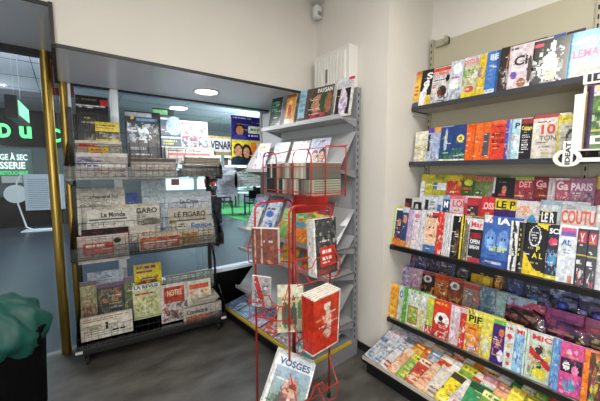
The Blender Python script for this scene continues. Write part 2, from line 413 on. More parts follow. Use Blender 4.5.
# red framed notice and posters on the glass
def sheet(name, x0, z0, x1, z1, y, spec, label, texts=(), nx=60, ny=44):
    me, dy = printed(name, x1-x0, z1-z0, .003, spec, nx, ny, COVER, 0)
    o = bpy.data.objects.new(name, me); COL.objects.link(o); o.location = (x0, y, z0); tag(o, label, 'poster')
    W, H = x1-x0, z1-z0
    for tx, c, a, b_, c_, d_ in texts:
        tm = MB(); textmb(tm, tx, a*W, b_*H, c_*W, d_*H, -.001, bold=.035); tm.build('poster_lettering', ink(c), o)
    return o
def psheet(name, px, spec, label, texts=(), **k):
    (xa, ya, xb, yb) = px; p0 = atY(xa, yb, GY); p1 = atY(xb, ya, GY)
    return sheet(name, p0.x, p0.z, p1.x, p1.z, GY-.004, spec, label, texts, **k)
p0 = atY(231, 139, GY); p1 = atY(271, 117, GY)
sheet('poster', p0.x, p0.z, p1.x+.01, p0.z+.255, GY-.004, 'b 1e1a6e;n 0 0 1 1 9 241f80 191560;r .4 .3 .88 .62 d8ddcf;l .45 .36 .8 .55 1 3e7a4a;e .2 .42 .13 .3 180c08;e .2 .38 .085 .2 a8714e;e .2 .08 .16 .14 2a2f80;l .05 .86 .55 .96 1 c9c4e4;l .4 .14 .8 .24 1 cfd0e8',
      'deep blue poster with a face and white box on the window')
p0 = atY(207, 155, GY); p1 = atY(230, 137, GY)
sheet('poster', p0.x-.02, p0.z, p1.x+.015, p1.z, GY-.004, 'b c3cad4;r 0 .88 1 1 b8a35a;r 0 0 1 .2 8a7a58', 'pale banner poster with big black capitals on the window', [('VENAR', '1a1a1e', .2, .32, .99, .76)])
p0 = atY(231, 165, GY); p1 = atY(272, 142, GY)
sheet('poster', p0.x, p0.z, p1.x, p1.z+.0, GY-.004, 'b d9782e;r 0 .9 .8 1 cfc23a;r .6 .55 1 .9 d9d2cf;r 0 0 .46 .9 cfc23a;e .36 .5 .12 .34 1c1210;e .36 .5 .07 .22 c08c6c;e .17 .6 .11 .26 1a1412;e .17 .55 .08 .22 b98363;e .17 .08 .2 .28 24323f;e .37 .02 .16 .28 1f2c38;l .66 .6 .95 .82 2 3a58a8;l .62 .1 .95 .4 2 e8b088',
      'orange poster with two smiling people on the window')
p0 = atY(238, 152, GY+.0); p0 = atY(233, 190, GY); p1 = atY(262, 167, GY)
sheet('notice_sheet', p0.x+.02, p0.z+.03, p1.x-.02, p1.z-.02, GY-.004, 'b c9d6d2;n 0 0 1 1 20 d8e2de b3c7bd c2cfe0;l .15 .5 .85 .8 2 6f9a86;l .2 .15 .7 .4 2 8898a4', 'pale printed notice on the window below the orange poster')
p0 = atY(53, 95, GY); p1 = atY(58, 66, GY)
o = sheet('notice_sheet', -.06, p0.z+.02, .1, p1.z+.06, GY+.1, 'b a8202a;r .25 .18 .8 .85 c8ccd0', 'red framed notice behind the two brass posts', nx=10, ny=14); 

def arc(px, py_floor): return atz(px, py_floor, 0)
p0 = atY(217, 197, GY); p1 = atY(237, 167, GY)
sheet('notice_sheet', p0.x, p0.z, p1.x, p1.z, GY-.004, 'b aab6c6;l .1 .1 .9 .9 9 98a4b4', 'blank pale blue sheet on the window right of the newspaper rack')
p = arc(221, 221)
t = thing('easel_sign', 'black sandwich board leaning on the arcade floor', 'sign', (p.x-.2, p.y, 0), R(-20))
for n, a in (('board', -12), ('rear_leg', 14)):
    b = MB().box(-.2, -.015, 0, .2, .015, .78); o = b.build(n, 'blackwall', t); o.rotation_euler = (R(a), 0, 0); o.location = (0, -.28 if a < 0 else .28, 0)
MB().box(-.21, -.12, .74, .21, .12, .78).build('top_rail', mat('red_rail', 'a02828', .5), t)
def skin_obj(name, pts, edges, rad, m, parent=None, sub=1):
    me = bpy.data.meshes.new(name); me.from_pydata(pts, edges, []); o = bpy.data.objects.new(name, me); COL.objects.link(o)
    sk = o.modifiers.new('skin', 'SKIN'); sv = me.skin_vertices[0].data
    for i, r in enumerate(rad): sv[i].radius = r if isinstance(r, tuple) else (r, r)
    sv[0].use_root = True
    ss = o.modifiers.new('smooth', 'SUBSURF'); ss.levels = sub; ss.render_levels = sub
    me.materials.append(m)
    dg = bpy.context.evaluated_depsgraph_get(); me2 = bpy.data.meshes.new_from_object(o.evaluated_get(dg)); me2.name = name
    for q in me2.polygons: q.use_smooth = True
    o.modifiers.clear(); o.data = me2
    if parent: o.parent = parent
    return o
# person in a red coat in the arcade
p = arc(212, 211)
t = thing('person', 'distant person in a red coat and dark trousers standing in the arcade', 'person', (p.x, p.y, 0), R(15))
bd = skin_obj('body', [(0,0,.95),(0,0,1.15),(0,0,1.38),(0,0,1.5),(0,-.01,1.62),(.19,0,1.4),(.24,0,1.12),(.24,-.06,.86),(-.19,0,1.4),(-.24,0,1.12),(-.24,-.06,.86),
   (.1,0,.88),(.11,0,.5),(.11,.02,.08),(.11,-.1,.04),(-.1,0,.88),(-.11,0,.5),(-.11,.02,.08),(-.11,-.1,.04),(0,-.01,1.72)],
   [(0,1),(1,2),(2,3),(3,4),(4,19),(2,5),(5,6),(6,7),(2,8),(8,9),(9,10),(0,11),(11,12),(12,13),(13,14),(0,15),(15,16),(16,17),(17,18)],
   [(.15,.1),(.13,.1),(.16,.11),.055,(.085,.1),.06,.045,.035,.06,.045,.035,.09,.06,.045,.04,.09,.06,.045,.04,(.07,.085)], mat('skin', 'b98468', .6), t)
skin_obj('coat', [(0,0,.86),(0,0,1.15),(0,0,1.4),(.2,0,1.41),(.245,0,1.12),(.245,-.05,.92),(-.2,0,1.41),(-.245,0,1.12),(-.245,-.05,.92)],
   [(0,1),(1,2),(2,3),(3,4),(4,5),(2,6),(6,7),(7,8)], [(.19,.14),(.16,.13),(.18,.13),.075,.06,.05,.075,.06,.05], mat('red_cloth', 'b0202c', .8), t)
skin_obj('trousers', [(0,0,.93),(.1,0,.86),(.11,0,.5),(.11,.02,.11),(-.1,0,.86),(-.11,0,.5),(-.11,.02,.11)], [(0,1),(1,2),(2,3),(0,4),(4,5),(5,6)],
   [(.16,.12),.1,.075,.065,.1,.075,.065], mat('dark_cloth', '1b1c22', .9), t)
MB().lathe([(.04, .11), (.095, .06), (.11, 0), (.095, -.05), (.05, -.09)], 14, (0, .025, 1.72)).build('hair', mat('hair', '20140e', .7), t, smooth=True)
# café tables and chairs
def cafe_table(x, y, label):
    t = thing('cafe_table', label, 'table', (x, y, .012), 0, 'café tables on the green carpet')
    MB().lathe([(.36, .72), (.37, .735), (.36, .75)], 20).build('tabletop', mat('cafe_tabletop', 'a9b0b0', .3), t)
    MB().lathe([(.03, .02), (.03, .72)], 10).build('pedestal', 'black', t); MB().lathe([(.24, 0), (.22, .02), (.03, .035)], 18).build('foot', 'black', t)
def cafe_chair(x, y, rz, label):
    t = thing('cafe_chair', label, 'chair', (x, y, .012), rz, 'café chairs on the green carpet')
    MB().box(-.2, -.2, .43, .2, .2, .46).build('seat', 'bin', t, bevel=.01)
    MB().box(-.2, .19, .6, .2, .215, .88).build('backrest', 'bin', t, bevel=.01)
    for sx in (-.18, .18):
        MB().tube([(sx, -.18, .43), (sx, -.2, 0)], .013).build('leg', 'black', t)
        MB().tube([(sx, .2, .88), (sx, .19, .43), (sx, .23, 0)], .013).build('leg', 'black', t)
for i, (x, y) in enumerate([(4.9, 9.6), (7.0, 9.9), (5.6, 11.8), (8.4, 11.6)]):
    nm = ['nearest café table beyond the window', 'round café table right of the nearest one', 'farther café table behind the nearest one', 'café table farthest right on the green carpet'][i]
    cafe_table(x, y, nm)
    for j, an in enumerate((20, 150, 265)):
        a = R(an+i*25); cafe_chair(x+.62*math.cos(a), y+.62*math.sin(a), a-PI/2, 'black café chair, %s at the %s' % (['right side', 'far left side', 'near side'][j], nm.replace(' beyond the window', '').replace(' on the green carpet', '')))
# bright shop window beyond the café
t = thing('lit_shopfront', 'brightly lit pale shopfront beyond the café tables', 'shopfront', (3.2, 13.6, 0))
MB().box(0, 0, 0, 9.5, .2, .7).build('sill_wall', 'mallwall', t)
MB().box(0, 0, 2.3, 9.5, .2, 2.75).build('fascia', mat('pale_fascia', 'cfd5d2', .6), t)
MB().box(0, .08, .7, 9.5, .12, 2.3).build('window_pane', mat('lit_window', 'd4e4e0', .5, emit=1.7, ec='d8ece6'), t)
for k in range(8): MB().box(1.3*k, -.03, 0, 1.3*k+.12, .25, 2.4).build('pillar', 'mallwall', t)
rn = random.Random(9)
for k in range(22):
    x = rn.uniform(.2, 9.1); z = rn.uniform(.8, 2.0)
    MB().box(x, .02, z, x+rn.uniform(.15, .5), .06, z+rn.uniform(.1, .35)).build('window_sticker', mat('sticker_%d' % (k % 5), ['8fb4a8', '5b7078', 'b8b090', '9a5048', '46586a'][k % 5], .6), t)

# ------------------------------------------------------------ fittings on the walls
# electrical / radiator cover
t = thing('wall_radiator', 'white slatted wall radiator high on the side wall', 'radiator', (1.92, 0, 0))
MB().box(-.1, 1.76, 2.02, 0, 2.19, 2.49).build('casing', 'plasticw', t, bevel=.006)
b = MB()
for k in range(10): b.box(-.112, 1.80+.038*k, 2.06, -.099, 1.822+.038*k, 2.45)
b.build('slat', mat('radiator_slat', 'dad7cf', .4), t)
b = MB().box(-.116, 2.0, 2.24, -.112, 2.022, 2.35); b.build('badge', mat('grey_badge', '6a6a6c', .5), t)
# alarm sensor
t = thing('alarm_sensor', 'small white motion sensor at the top of the wall corner', 'sensor', (1.86, 2.2, 2.86))
MB().box(-.035, -.03, -.02, .035, .03, .09).build('sensor_body', 'plasticw', t, bevel=.015)
MB().box(-.02, -.036, .0, .02, -.028, .03).build('sensor_lens', mat('sensor_lens', '8c8c88', .3), t)
MB().lathe([(.055, .12), (.065, .14), (.065, .2)], 16).build('bracket', 'plasticw', t)
# recessed downlight in the soffit
t = thing('recessed_downlight', 'round white recessed downlight in the grey soffit', 'light', (1.035, 2.725, 2.195))
MB().lathe([(.115, 0), (.118, -.006), (.095, -.008), (.09, -.001)], 32).build('bezel', 'plasticw', t)
MB().lathe([(.092, -.004), (.092, -.0035)], 32).build('lamp', mat('lit_lamp', 'ffffff', .5, emit=14), t)
def area(name, loc, sx, sy, power, col=(1, .96, .9), rot=(0, 0, 0), spread=PI):
    l = bpy.data.lights.new(name, 'AREA'); l.shape = 'RECTANGLE'; l.size = sx; l.size_y = sy; l.energy = power; l.color = col; l.spread = spread
    o = bpy.data.objects.new(name, l); COL.objects.link(o); o.location = loc; o.rotation_euler = rot; return o
area('downlight_beam', (1.035, 2.725, 2.18), .16, .16, 11, (.95, .98, 1))
# ceiling lamps of the shop (above and behind the camera) with their housings
for i, (x, y) in enumerate([(.9, .45), (.9, -.4), (-1.3, -1.2)]):
    t = thing('ceiling_light', ['white ceiling light panel in front of the wall shelving', 'white ceiling light panel behind the first one', 'white ceiling light panel at the back left', 'white ceiling light panel at the back left'][i], 'light', (x, y, 3.05), 0, 'ceiling light panels')
    MB().box(-.62, -.12, -.05, .62, .12, 0).build('housing', 'plasticw', t)
    MB().box(-.58, -.09, -.055, .58, .09, -.05).build('diffuser', mat('lit_diffuser', 'fff6ea', .5, emit=6), t)
    area('ceiling_lamp', (x, y, 2.985), 1.15, .17, 26, (1, .975, .94))
wb = struct(MB().box(-2.202, -2.2, .7, -2.198, -.2, 2.5).build('fill_pane', mat('glowing_fill_pane', 'cfd8e0', .3, emit=.6)))  # added glowing pane, a made-up unseen window behind the fill light
fb = MB()
for q in ((-2.25, .65, -2.2, 2.55), (-.2, .65, -.15, 2.55), (-1.23, .7, -1.17, 2.5), (-2.25, .65, -.15, .7), (-2.25, 2.5, -.15, 2.55)): fb.box(-2.2, q[0], q[1], -2.16, q[2], q[3])
fb.build('window_frame', 'alu', wb)  # frame around the added pane
area('left_fill', (-2.14, -1.2, 1.5), 2.0, 1.6, 75, (.88, .94, 1), (R(90), 0, R(-90)))  # added cool fill to lift the soffit and the shelf fronts
for x, y, p_ in ((-1.5, 6.2, 45), (2.2, 6.0, 50), (6, 9.5, 90), (9.5, 11, 60), (-2, 11, 30)):
    area('arcade_lamp', (x, y, 3.5), 1.2, .6, p_*2.6, (.86, .94, 1)); area('arcade_ceiling_fill', (x, y, 2.1), 1.2, .6, p_*2.4, (.85, .91, 1), (PI, 0, 0))  # upward lights are added fill for the arcade ceiling, without fixtures

# ============================================================ NEWSPAPER RACK (black wire and clear acrylic)
RK = Frame(0, 2.80, -6)
t = thing('newspaper_rack', 'black wire newspaper rack with clear acrylic shelves in front of the window', 'display rack', (0, 2.80, 0), R(-6))
Wd = 1.145
tiers = [(1.435, 0, 'upper'), (.832, 0, 'middle'), (.15, 0, 'lowest')]
for x in (.012, Wd-.07): MB().box(x, .27, .1, x+.03, .3, 2.0 if x < .5 else 1.66).build('upright', 'black', t)
for z, d, nm in tiers:
    b = MB().box(0, -.02, z-.004, Wd, .29, z+.002)
    b.build('acrylic_shelf', 'acrylic', t)
    MB().box(0, -.024, z-.0, Wd, -.02, z+(.1 if z > .3 else .03)).build('acrylic_lip', 'acrylic', t)
    for sx in (0.0, Wd-.006): MB().prism([(0, 0), (.29, 0), (.29, .3), (0, .1)], 0, .005, Matrix.Translation((sx+.005, -.02, z))@Matrix.Rotation(PI/2, 4, 'Z')).build('acrylic_side', 'acrylic', t)
    for sx in (.012, Wd-.055): MB().prism([(0, 0), (.3, 0), (.3, -.05), (0, -.015)], 0, .012, Matrix.Translation((sx+.012, -.02, z-.006))@Matrix.Rotation(PI/2, 4, 'Z')).build('shelf_bracket', 'black', t)
    b = MB()                              # wire grid stepping behind the papers
    for dd, zt in ((.09, .26), (.18, .38)):
        for k in range(1, 16): x = Wd*k/16; b.tube([(x, dd, z+.01), (x, dd+.02, z+zt)], .0016, 4)
        for q in range(1, 4): b.tube([(.01, dd+.02*q/3, z+zt*q/3), (Wd-.01, dd+.02*q/3, z+zt*q/3)], .0016, 4)
    b.build('wire_grid', 'black', t)
for z, h0, h1 in ((.832, .02, .17), (.15, .02, .15), (1.435, .02, .12)):
    b = MB()
    for k in range(0, 27): x = .01+(Wd-.02)*k/26; b.tube([(x, -.027, z+h0), (x, -.027, z+h1)], .0012, 4)
    for q in range(3): zz = z+h0+(h1-h0)*q/2; b.tube([(.0, -.028, zz), (Wd, -.028, zz)], .0016, 4)
    b.build('front_wires', 'black', t)
MB().box(-.01, -.03, .10, Wd+.01, .3, .145).build('base_tray', 'black', t, bevel=.004)
MB().box(-.01, -.034, .12, .035, -.029, .14).build('price_holder', 'plasticw', t); MB().box(Wd-.045, -.034, .12, Wd, -.029, .14).build('price_holder', 'plasticw', t)
for x, y in ((.06, .03), (Wd-.06, .03), (.06, .26), (Wd-.06, .26)):
    w_ = MB(); w_.lathe([(.02, -.012), (.034, -.009), (.034, .009), (.02, .012)], 16, M4=Matrix.Translation((x, y, .0345))@Matrix.Rotation(PI/2, 4, 'Y'))
    w_.box(x-.02, y-.02, .07, x+.02, y+.02, .1).box(x-.017, y-.006, .03, x-.013, y+.006, .08).box(x+.013, y-.006, .03, x+.017, y+.006, .08)
    w_.build('caster', 'rubber', t)
MB().tube([(Wd-.03, .28, .78), (Wd-.005, .29, .6), (Wd+.0, .29, .35), (Wd-.02, .28, .12)], .012, 7).build('rear_brace', 'black', t)

def onrack(px, d, spec, title, label, group, name='newspaper', cat='newspaper', t_=.012, m=None, lean=8, roll=0, hmax=None, zbase=None, wave=0, nx=26, ny=18):
    """px = left, top, right, bottom of the visible face in the photograph"""
    xa, ya, xb, yb = px; ym = (ya+yb)/2
    a0, _ = RK.hit(xa, ym, d); a1, _ = RK.hit(xb, ym, d)
    _, z1 = RK.hit((xa+xb)/2, ya, d+.03); _, z0 = RK.hit((xa+xb)/2, yb, d)
    ys = 1.0
    if zbase is not None: ys = min(1, (z1-z0)/(z1-zbase)); z0 = zbase
    return magazine(RK, a0, d, z0, a1-a0, (z1-z0)/math.cos(R(lean)), spec, title, label, group, name, cat, lean=lean, roll=roll, t=t_, m=m or NEWSP, nx=int(nx*1.5), ny=int(ny*2/ys) if ys > .5 else 60, wave=wave, pages='npage', ys=ys, fine=.9)
NP = 'b c9c4b8;l .04 .05 .96 .5 6 8d897f;'
G1, G2, G3 = 'papers on the upper tier of the newspaper rack', 'papers on the middle tier of the newspaper rack', 'papers on the lowest tier of the newspaper rack'
UPZ, MIZ, LOZ = 1.44, .838, .156
# upper tier, back
onrack((76, 95, 109, 150), .2, 'b 17171b;r .12 .08 .68 .7 33342f;r .15 .11 .65 .67 151517;r .2 .12 .6 .3 8a8468;e .4 .55 .12 .06 6a655a;n .2 .2 .6 .6 14 3a3a36 4c4a40 22231f;r .0 .78 .9 .84 cfcfca;l .05 .88 .7 .98 1 7c6d3a;r .75 .84 1 .95 c22535;n 0 .76 .9 .8 8 17171b', None,
       'black magazine with framed dark picture at rear left of the upper tier', G1, 'magazine', 'magazine', .005, COVER, zbase=UPZ+.1)
onrack((95, 122, 119, 139), .17, 'b cfb524;r 0 0 1 .42 4c4a44;n 0 0 1 .4 12 8a8478 2b2a28 b0a890;l .05 .6 .9 .85 2 2a2a10', None, 'yellow and grey paper in front of the black framed magazine', G1, 'magazine', 'magazine', .004, COVER, zbase=UPZ+.12)
onrack((126, 111, 162, 160), .2, 'b 23262a;r .0 .9 .75 .97 9ba2a8;r .3 .8 .9 .86 5b88a8;n .05 .35 .95 .78 30 3a4048 8c98a4 c0c8cc 15181c;e .2 .86 .05 .03 c8a030;l .1 .2 .8 .3 1 a0a6a8;l .1 .08 .6 .16 1 70767a', None, 'dark magazine showing a group of people, middle of the upper tier', G1, 'magazine', 'magazine', .006, COVER, zbase=UPZ+.09)
onrack((154, 108, 176, 152), .22, 'b 18241e;r 0 .86 .7 .96 6aa070;l .1 .5 .9 .8 4 8a9a90', None, 'dark green topped magazine standing behind the group magazine', G1, 'magazine', 'magazine', .005, COVER, zbase=UPZ+.09)
onrack((161, 116, 181, 148), .17, 'b 3f4c5c;l .05 .86 .9 .97 1 c9ced4;e .7 .7 .4 .3 7d90a4;r .0 .3 1 .36 9db4c4;l .1 .1 .8 .26 2 a6b060', None, 'slate blue magazine right of the group magazine', G1, 'magazine', 'magazine', .005, COVER, zbase=UPZ+.16)
onrack((181, 121, 209, 150), .2, 'b 8c949c;l .04 .84 .9 .98 1 b45a68;n .05 .05 .95 .8 40 1d2230 39415a 8a2c3a e0e2e4 505a6e;l .1 .7 .9 .78 1 606870', None, 'white magazine with red title at rear right of the upper tier', G1, 'magazine', 'magazine', .005, COVER, zbase=UPZ+.16)
# upper tier, middle and front rows
onrack((75, 141, 122, 156), .12, 'b 8e8272;r 0 .82 1 1 c6c0b4;l .05 .5 .75 .85 1 b8352a;r .25 .1 .7 .55 b9a21f;l .3 .15 .66 .5 2 a03020;n .7 0 1 .7 8 8f9a94 6a6258', None, 'newspaper with red headline and yellow panel, left of the upper tier', G1)
onrack((76, 153, 128, 179), .03, 'b aaa49c;r 0 .86 1 1 c8c4bc;n .02 .5 .5 .84 14 7c7ca0 54506c 9894a4;r .18 .44 .95 .56 d8d4cc;l .2 .45 .5 .55 1 503a8a;n .0 .05 .95 .42 26 a08c80 7a6a64 b4aca4 604c48;r .3 .3 .9 .36 b06a60', None, 'newspaper with purple crowd photograph, front left of the upper tier', G1)
onrack((131, 158, 177, 178), .03, 'b 8c857c;r 0 .8 1 .96 4a423a;r .1 .3 .95 .55 7e6a5c;l .04 .4 .95 .7 2 a69c90;n 0 0 1 .3 12 6e6a64 8d8880', None, 'newspaper with curling dark top edge, front middle of the upper tier', G1, lean=16)
onrack((166, 147, 215, 163), .11, 'b b4b0aa;r .05 .45 .9 .6 b66;l .05 .7 .95 .95 2 6c6862;n 0 0 1 .4 12 8a847c a8a29a', None, 'folded newspaper with thin red band, rear right of the upper tier', G1, lean=20)
onrack((183, 158, 223, 176), .03, 'b 7f7972;l .04 .3 .95 .9 4 aea89e;r 0 .84 1 1 c0bab0;n 0 0 .9 .3 10 6a655f 8d8880', None, 'folded newspaper with layered edges, front right of the upper tier', G1, lean=22)
# stacked papers bulging on the right of the upper tier
for k in range(5):
    a0, _ = RK.hit(184, 165, .05)
    o = magazine(RK, a0+.004*k, .02, UPZ+.115+.016*k, .30, .26, 'b %s;l .05 .1 .95 .9 7 7d7870' % ['a8a298', '9a948a', 'b0aaa0', 'a09a90', 'bab4aa'][k], None,
                 'flat folded newspaper in the right-hand pile, %s from the bottom' % ORD[k], G1, 'newspaper', 'newspaper', lean=84-k, t=.012, m=NEWSP, nx=12, ny=10, pages='npage')
# middle tier, back to front
onrack((76, 188, 125, 208), .2, NP+'r 0 .9 1 1 b8b4a8;l .25 .45 .8 .62 1 4a4a46', [('Aujourd hui', '55534e', .3, .42, .85, .66)], 'pale newspaper with grey masthead, rear left of the middle tier', G2, zbase=MIZ+.15)
onrack((127, 193, 138, 206), .21, 'b 1c3d86;n 0 0 1 1 6 2a4f98 122a60', None, 'bright blue folded paper peeking behind the middle tier', G2, 'leaflet', 'leaflet', .004, COVER, zbase=MIZ+.2, nx=10, ny=10)
onrack((142, 181, 165, 206), .23, 'b b9c6cc;l .1 .3 .9 .8 3 9fb0b8', None, 'pale blue notice behind the centre of the middle tier', G2, 'leaflet', 'leaflet', .003, COVER, zbase=MIZ+.15)
onrack((111, 204, 160, 226), .15, NP+'r 0 .86 1 1 bfb49c;n .6 0 1 .3 8 6e6a60', [('LE FIGARO', '1d1b18', .18, .55, .95, .8)], 'cream newspaper with wide black capital masthead, centre of the middle tier', G2, zbase=MIZ+.07)
onrack((86, 209, 137, 226), .09, NP+'b c8c4ba;l .04 .04 .9 .28 2 8a867c;r .04 .36 .8 .44 3e4c52', [('Le Monde', '17171a', .28, .52, .76, .82)], 'newspaper with black gothic masthead and grey band, left centre of middle tier', G2, zbase=MIZ+.1)
onrack((81, 228, 129, 240), .06, 'b 2a1f22;n 0 0 1 1 16 8a2030 2a2226 3c3034 a83444', None, 'dark newspaper with red photographs, left of the middle tier', G2, zbase=MIZ+.06)
onrack((77, 235, 129, 262), .015, 'b a59a8e;r 0 .88 1 1 c4b8ac;r .1 .3 .7 .72 a8473c;r .14 .34 .66 .5 b8695c;e .77 .76 .07 .1 33302e;n .7 .1 1 .5 10 8a8078 b0a49a;r 0 0 1 .1 c0b8ae;l .1 .5 .66 .7 1 d0b8b0', None, 'newspaper with red front-page block, front left of the middle tier', G2)
onrack((118, 226, 155, 243), .08, NP+'r 0 .7 1 1 bcb4a6;n .3 0 1 .6 10 b8663c 8a7a6c', None, 'beige newspaper behind the orange one on the middle tier', G2, zbase=MIZ+.07)
onrack((139, 231, 182, 256), .02, 'b b5a695;l .05 .8 .95 .97 2 6b655b;r .02 .05 .98 .7 b05a44;r .1 .38 .9 .46 d8cabc;n .1 .5 .9 .66 8 c87858 8a3c30;l .1 .1 .9 .35 3 d0b8a8', None, 'newspaper with orange-red pages, front centre of the middle tier', G2, zbase=MIZ+.005)
onrack((165, 192, 212, 210), .2, 'b c8d0d8;l .1 .1 .9 .2 1 8d949c', [('La Croix', '3d4148', .32, .35, .72, .6)], 'white newspaper with small grey masthead, rear right of the middle tier', G2, zbase=MIZ+.13, m=NEWSP)
onrack((168, 208, 210, 224), .12, NP+'b bdb6a6;r .02 .1 .9 .3 6e6858', [('LE FIGARO', '1d1b18', .15, .45, .9, .78)], 'newspaper with black capital masthead on the right of the middle tier', G2, zbase=MIZ+.11)
onrack((177, 220, 214, 236), .07, NP+'b bcb8ac;l .02 .6 .3 .9 2 5a5852', [('Equipe', '27569c', .38, .45, .95, .85)], 'newspaper with blue masthead on the right of the middle tier', G2, zbase=MIZ+.07)
onrack((180, 228, 215, 247), .02, 'b b0a698;r .05 .1 .5 .8 a07848;n 0 0 .5 .9 10 8a6a3a c0a070 5c5040;l .55 .1 .95 .9 5 77705f', None, 'brown-toned newspaper at the front right of the middle tier', G2, zbase=MIZ+.01)
# lowest tier
onrack((87, 271, 124, 290), .22, 'b a9b2bc;n 0 0 1 1 20 7c86a0 c4ccd4 5c688a', None, 'pale grey-blue magazine at the rear left of the lowest tier', G3, 'magazine', 'magazine', .004, COVER, zbase=LOZ+.22)
def grown(px, *a, **k): return onrack(px, *a, **k)
grown((80, 282, 97, 322), .12, 'b 8e8a6a;n 0 .45 1 .9 14 a8b06a 5e7a4a 8c5a3a;r 0 .9 1 1 5a4c54;n 0 0 1 .42 16 7a3a34 a89a88 5a4438 8a4a3c', None, 'green and brown magazine leaning at the left end of the lowest tier', G3, 'magazine', 'magazine', .005, COVER)
grown((97, 283, 124, 318), .13, 'b 3a3340;r 0 .88 1 1 5c4a64;n .05 .45 .95 .82 22 a06a3a 5c6a3a 8a7a5a 2c2c34;n 0 0 1 .42 24 4a5c54 8a8c7a 2c3430 6a6458', None, 'dark magazine with stall photograph beside the green one, lowest tier', G3, 'magazine', 'magazine', .006, COVER)
grown((124, 277, 134, 312), .16, 'b 5c6a48;r 0 .84 1 1 6c5c6c;n 0 .1 1 .8 14 7a9a5a 3c4c34 a08a6a', None, 'narrow green magazine showing beside the stall-photograph magazine', G3, 'magazine', 'magazine', .005, COVER)
grown((134, 264, 162, 288), .2, 'b c8b41c;r .1 .2 .9 .85 d4be18;n .1 .1 .9 .5 16 5a4a20 8a3a2a 2a2a20;l .1 .6 .9 .95 2 7a2a6a', None, 'yellow magazine with purple title standing behind the lowest tier', G3, 'magazine', 'magazine', .005, COVER, zbase=LOZ+.2)
grown((133, 284, 161, 318), .08, 'b b6b88e;r 0 .86 1 .98 c8ccd0;l .05 .68 .95 .78 1 a83a2a;n .05 .05 .95 .62 30 8ea06a d0c890 6a7a4a b8b07a', [('LA REVUE', '26264a', .06, .87, .94, .97)], 'pale green magazine with dark blue title in the middle of the lowest tier', G3, 'magazine', 'magazine', .006, COVER)
grown((166, 272, 214, 292), .22, 'b 8d9690;l .05 .7 .95 .9 2 b4bcb8;n 0 0 1 .5 14 6a746e a0a8a4', None, 'grey-green paper behind the right end of the lowest tier', G3, zbase=LOZ+.2)
grown((161, 284, 188, 321), .06, 'b c2b8b4;r .12 .5 .9 .92 a03a2a;n .15 .5 .88 .9 12 8a2a20 c05a40 70281e;n .0 .02 1 .5 26 3c3434 8a4a44 c8c0bc 5a5454', [('NOTRE', 'd8b090', .25, .68, .8, .84)], 'magazine with rust-red photograph on the lowest tier', G3, 'magazine', 'magazine', .006, COVER)
grown((188, 280, 212, 314), .07, 'b c9c4b6;r .1 .76 .9 .9 c8583c;n .1 .3 .9 .7 18 d8b060 a0a088 b8704c e0dcd0;l .1 .05 .9 .3 3 8c8878', None, 'cream magazine with red title near the right end of the lowest tier', G3, 'magazine', 'magazine', .006, COVER)
onrack((80, 314, 133, 337), .005, 'b cfcabb;l .04 .76 .96 .94 2 b08a70;n .05 .15 .3 .6 6 b8b09c 9a9484;l .1 .2 .9 .6 4 a09c8c;r .45 .35 .52 .66 26262a;l .58 .2 .92 .34 1 2a2a30', None, 'cream folded newspaper at the front left of the lowest tier', G3, t_=.03)
onrack((184, 304, 222, 323), .005, 'b b9b2a6;r .05 .2 .6 .5 a8583c;r .6 .1 1 .5 3c5068;n .05 .15 .95 .5 12 b87858 54606c 8c8478', [('Connaitre', '2c2c30', .08, .6, .62, .84)], 'folded paper with orange and blue picture, front right of lowest tier', G3, t_=.025)
for k in range(3):
    a0, _ = RK.hit(185+k*2, 312, .0)
    magazine(RK, a0+.06, .01, LOZ+.145+.012*k, .22, .22, 'b c4bdb0;l .1 .1 .9 .9 6 9a9488', None, 'flat newspaper lying on the lowest tier at right, %s from the bottom' % ORD[k], G3, 'newspaper', 'newspaper', lean=88, t=.01, m=NEWSP, nx=8, ny=8, pages='npage')
# supports for those flat piles: nothing else, they rest on the papers below

# ============================================================ GREY MAGAZINE GONDOLA against the side wall
def hash_(t): return sum(ord(c)*(k+1) for k, c in enumerate(t))
def along(fr, px, d, z, lo=-3, hi=3):
    best = None
    for _ in range(60):
        m1 = (lo+hi)/2; p = fr.w(m1, d, z); k = (p-CP).dot(FW)
        x = proj(p)[0] if k > .02 else 1e4
        if x < px: lo = m1
        else: hi = m1
    return (lo+hi)/2
def row(fr, d, z, items, end, h, place, group, lean=14, yaw=6, w=.21, cat='magazine', t=.003, nm='magazine', lo=-3, hi=3, ahi=None):
    A = [along(fr, it[0], d, z, lo, hi) for it in items]+[along(fr, end, d, z, lo, hi)]
    for i, it in enumerate(items):
        p = A[i+1]-A[i]; ex = it[4] if len(it) > 4 else {}
        ww = ex.get('w', max(w, p)); ww = min(ww, ex.get('w', .24))
        if ahi is not None: ww = min(ww, ahi-A[i])
        vf = min(1, p/ww); hh = h*ex.get('hs', 1)
        lab = '%s, %s from left, %s' % (it[1], ORD[i], place)
        nx = int(min(60, 22/vf)); jr = random.Random(hash_(it[1]) + i); hh *= 1+jr.uniform(-.035, .03)
        magazine(fr, A[i], d, z+ex.get('dz', 0), ww, hh, it[2], it[3] if len(it) > 3 and it[3] else None, lab, group, nm, cat, lean=ex.get('lean', lean), yaw=yaw+1, roll=jr.uniform(-.6, 1.2) if vf < .98 else 0,
                 t=ex.get('t', t), nx=nx, ny=40, xs=vf)
G = Frame(1.84, 1.65, -86)
t = thing('magazine_gondola', 'grey metal magazine gondola with yellow edged base against the side wall', 'shelving', (1.84, 1.65, 0), R(-86))
L_ = -1.3
MB().box(L_, -.5, 0, 0, -.0, .1).build('plinth', 'blackp', t)
MB().box(L_, -.535, .1, 0, .0, .13).build('base_tray', 'greyd', t)
MB().box(0, -.5, 0, .006, .0, .125).build('base_end_panel', 'greyd', t)
MB().box(L_, -.545, .118, .008, -.533, .142).box(.0, -.545, .118, .01, -.08, .142).build('yellow_edge', 'yel', t)
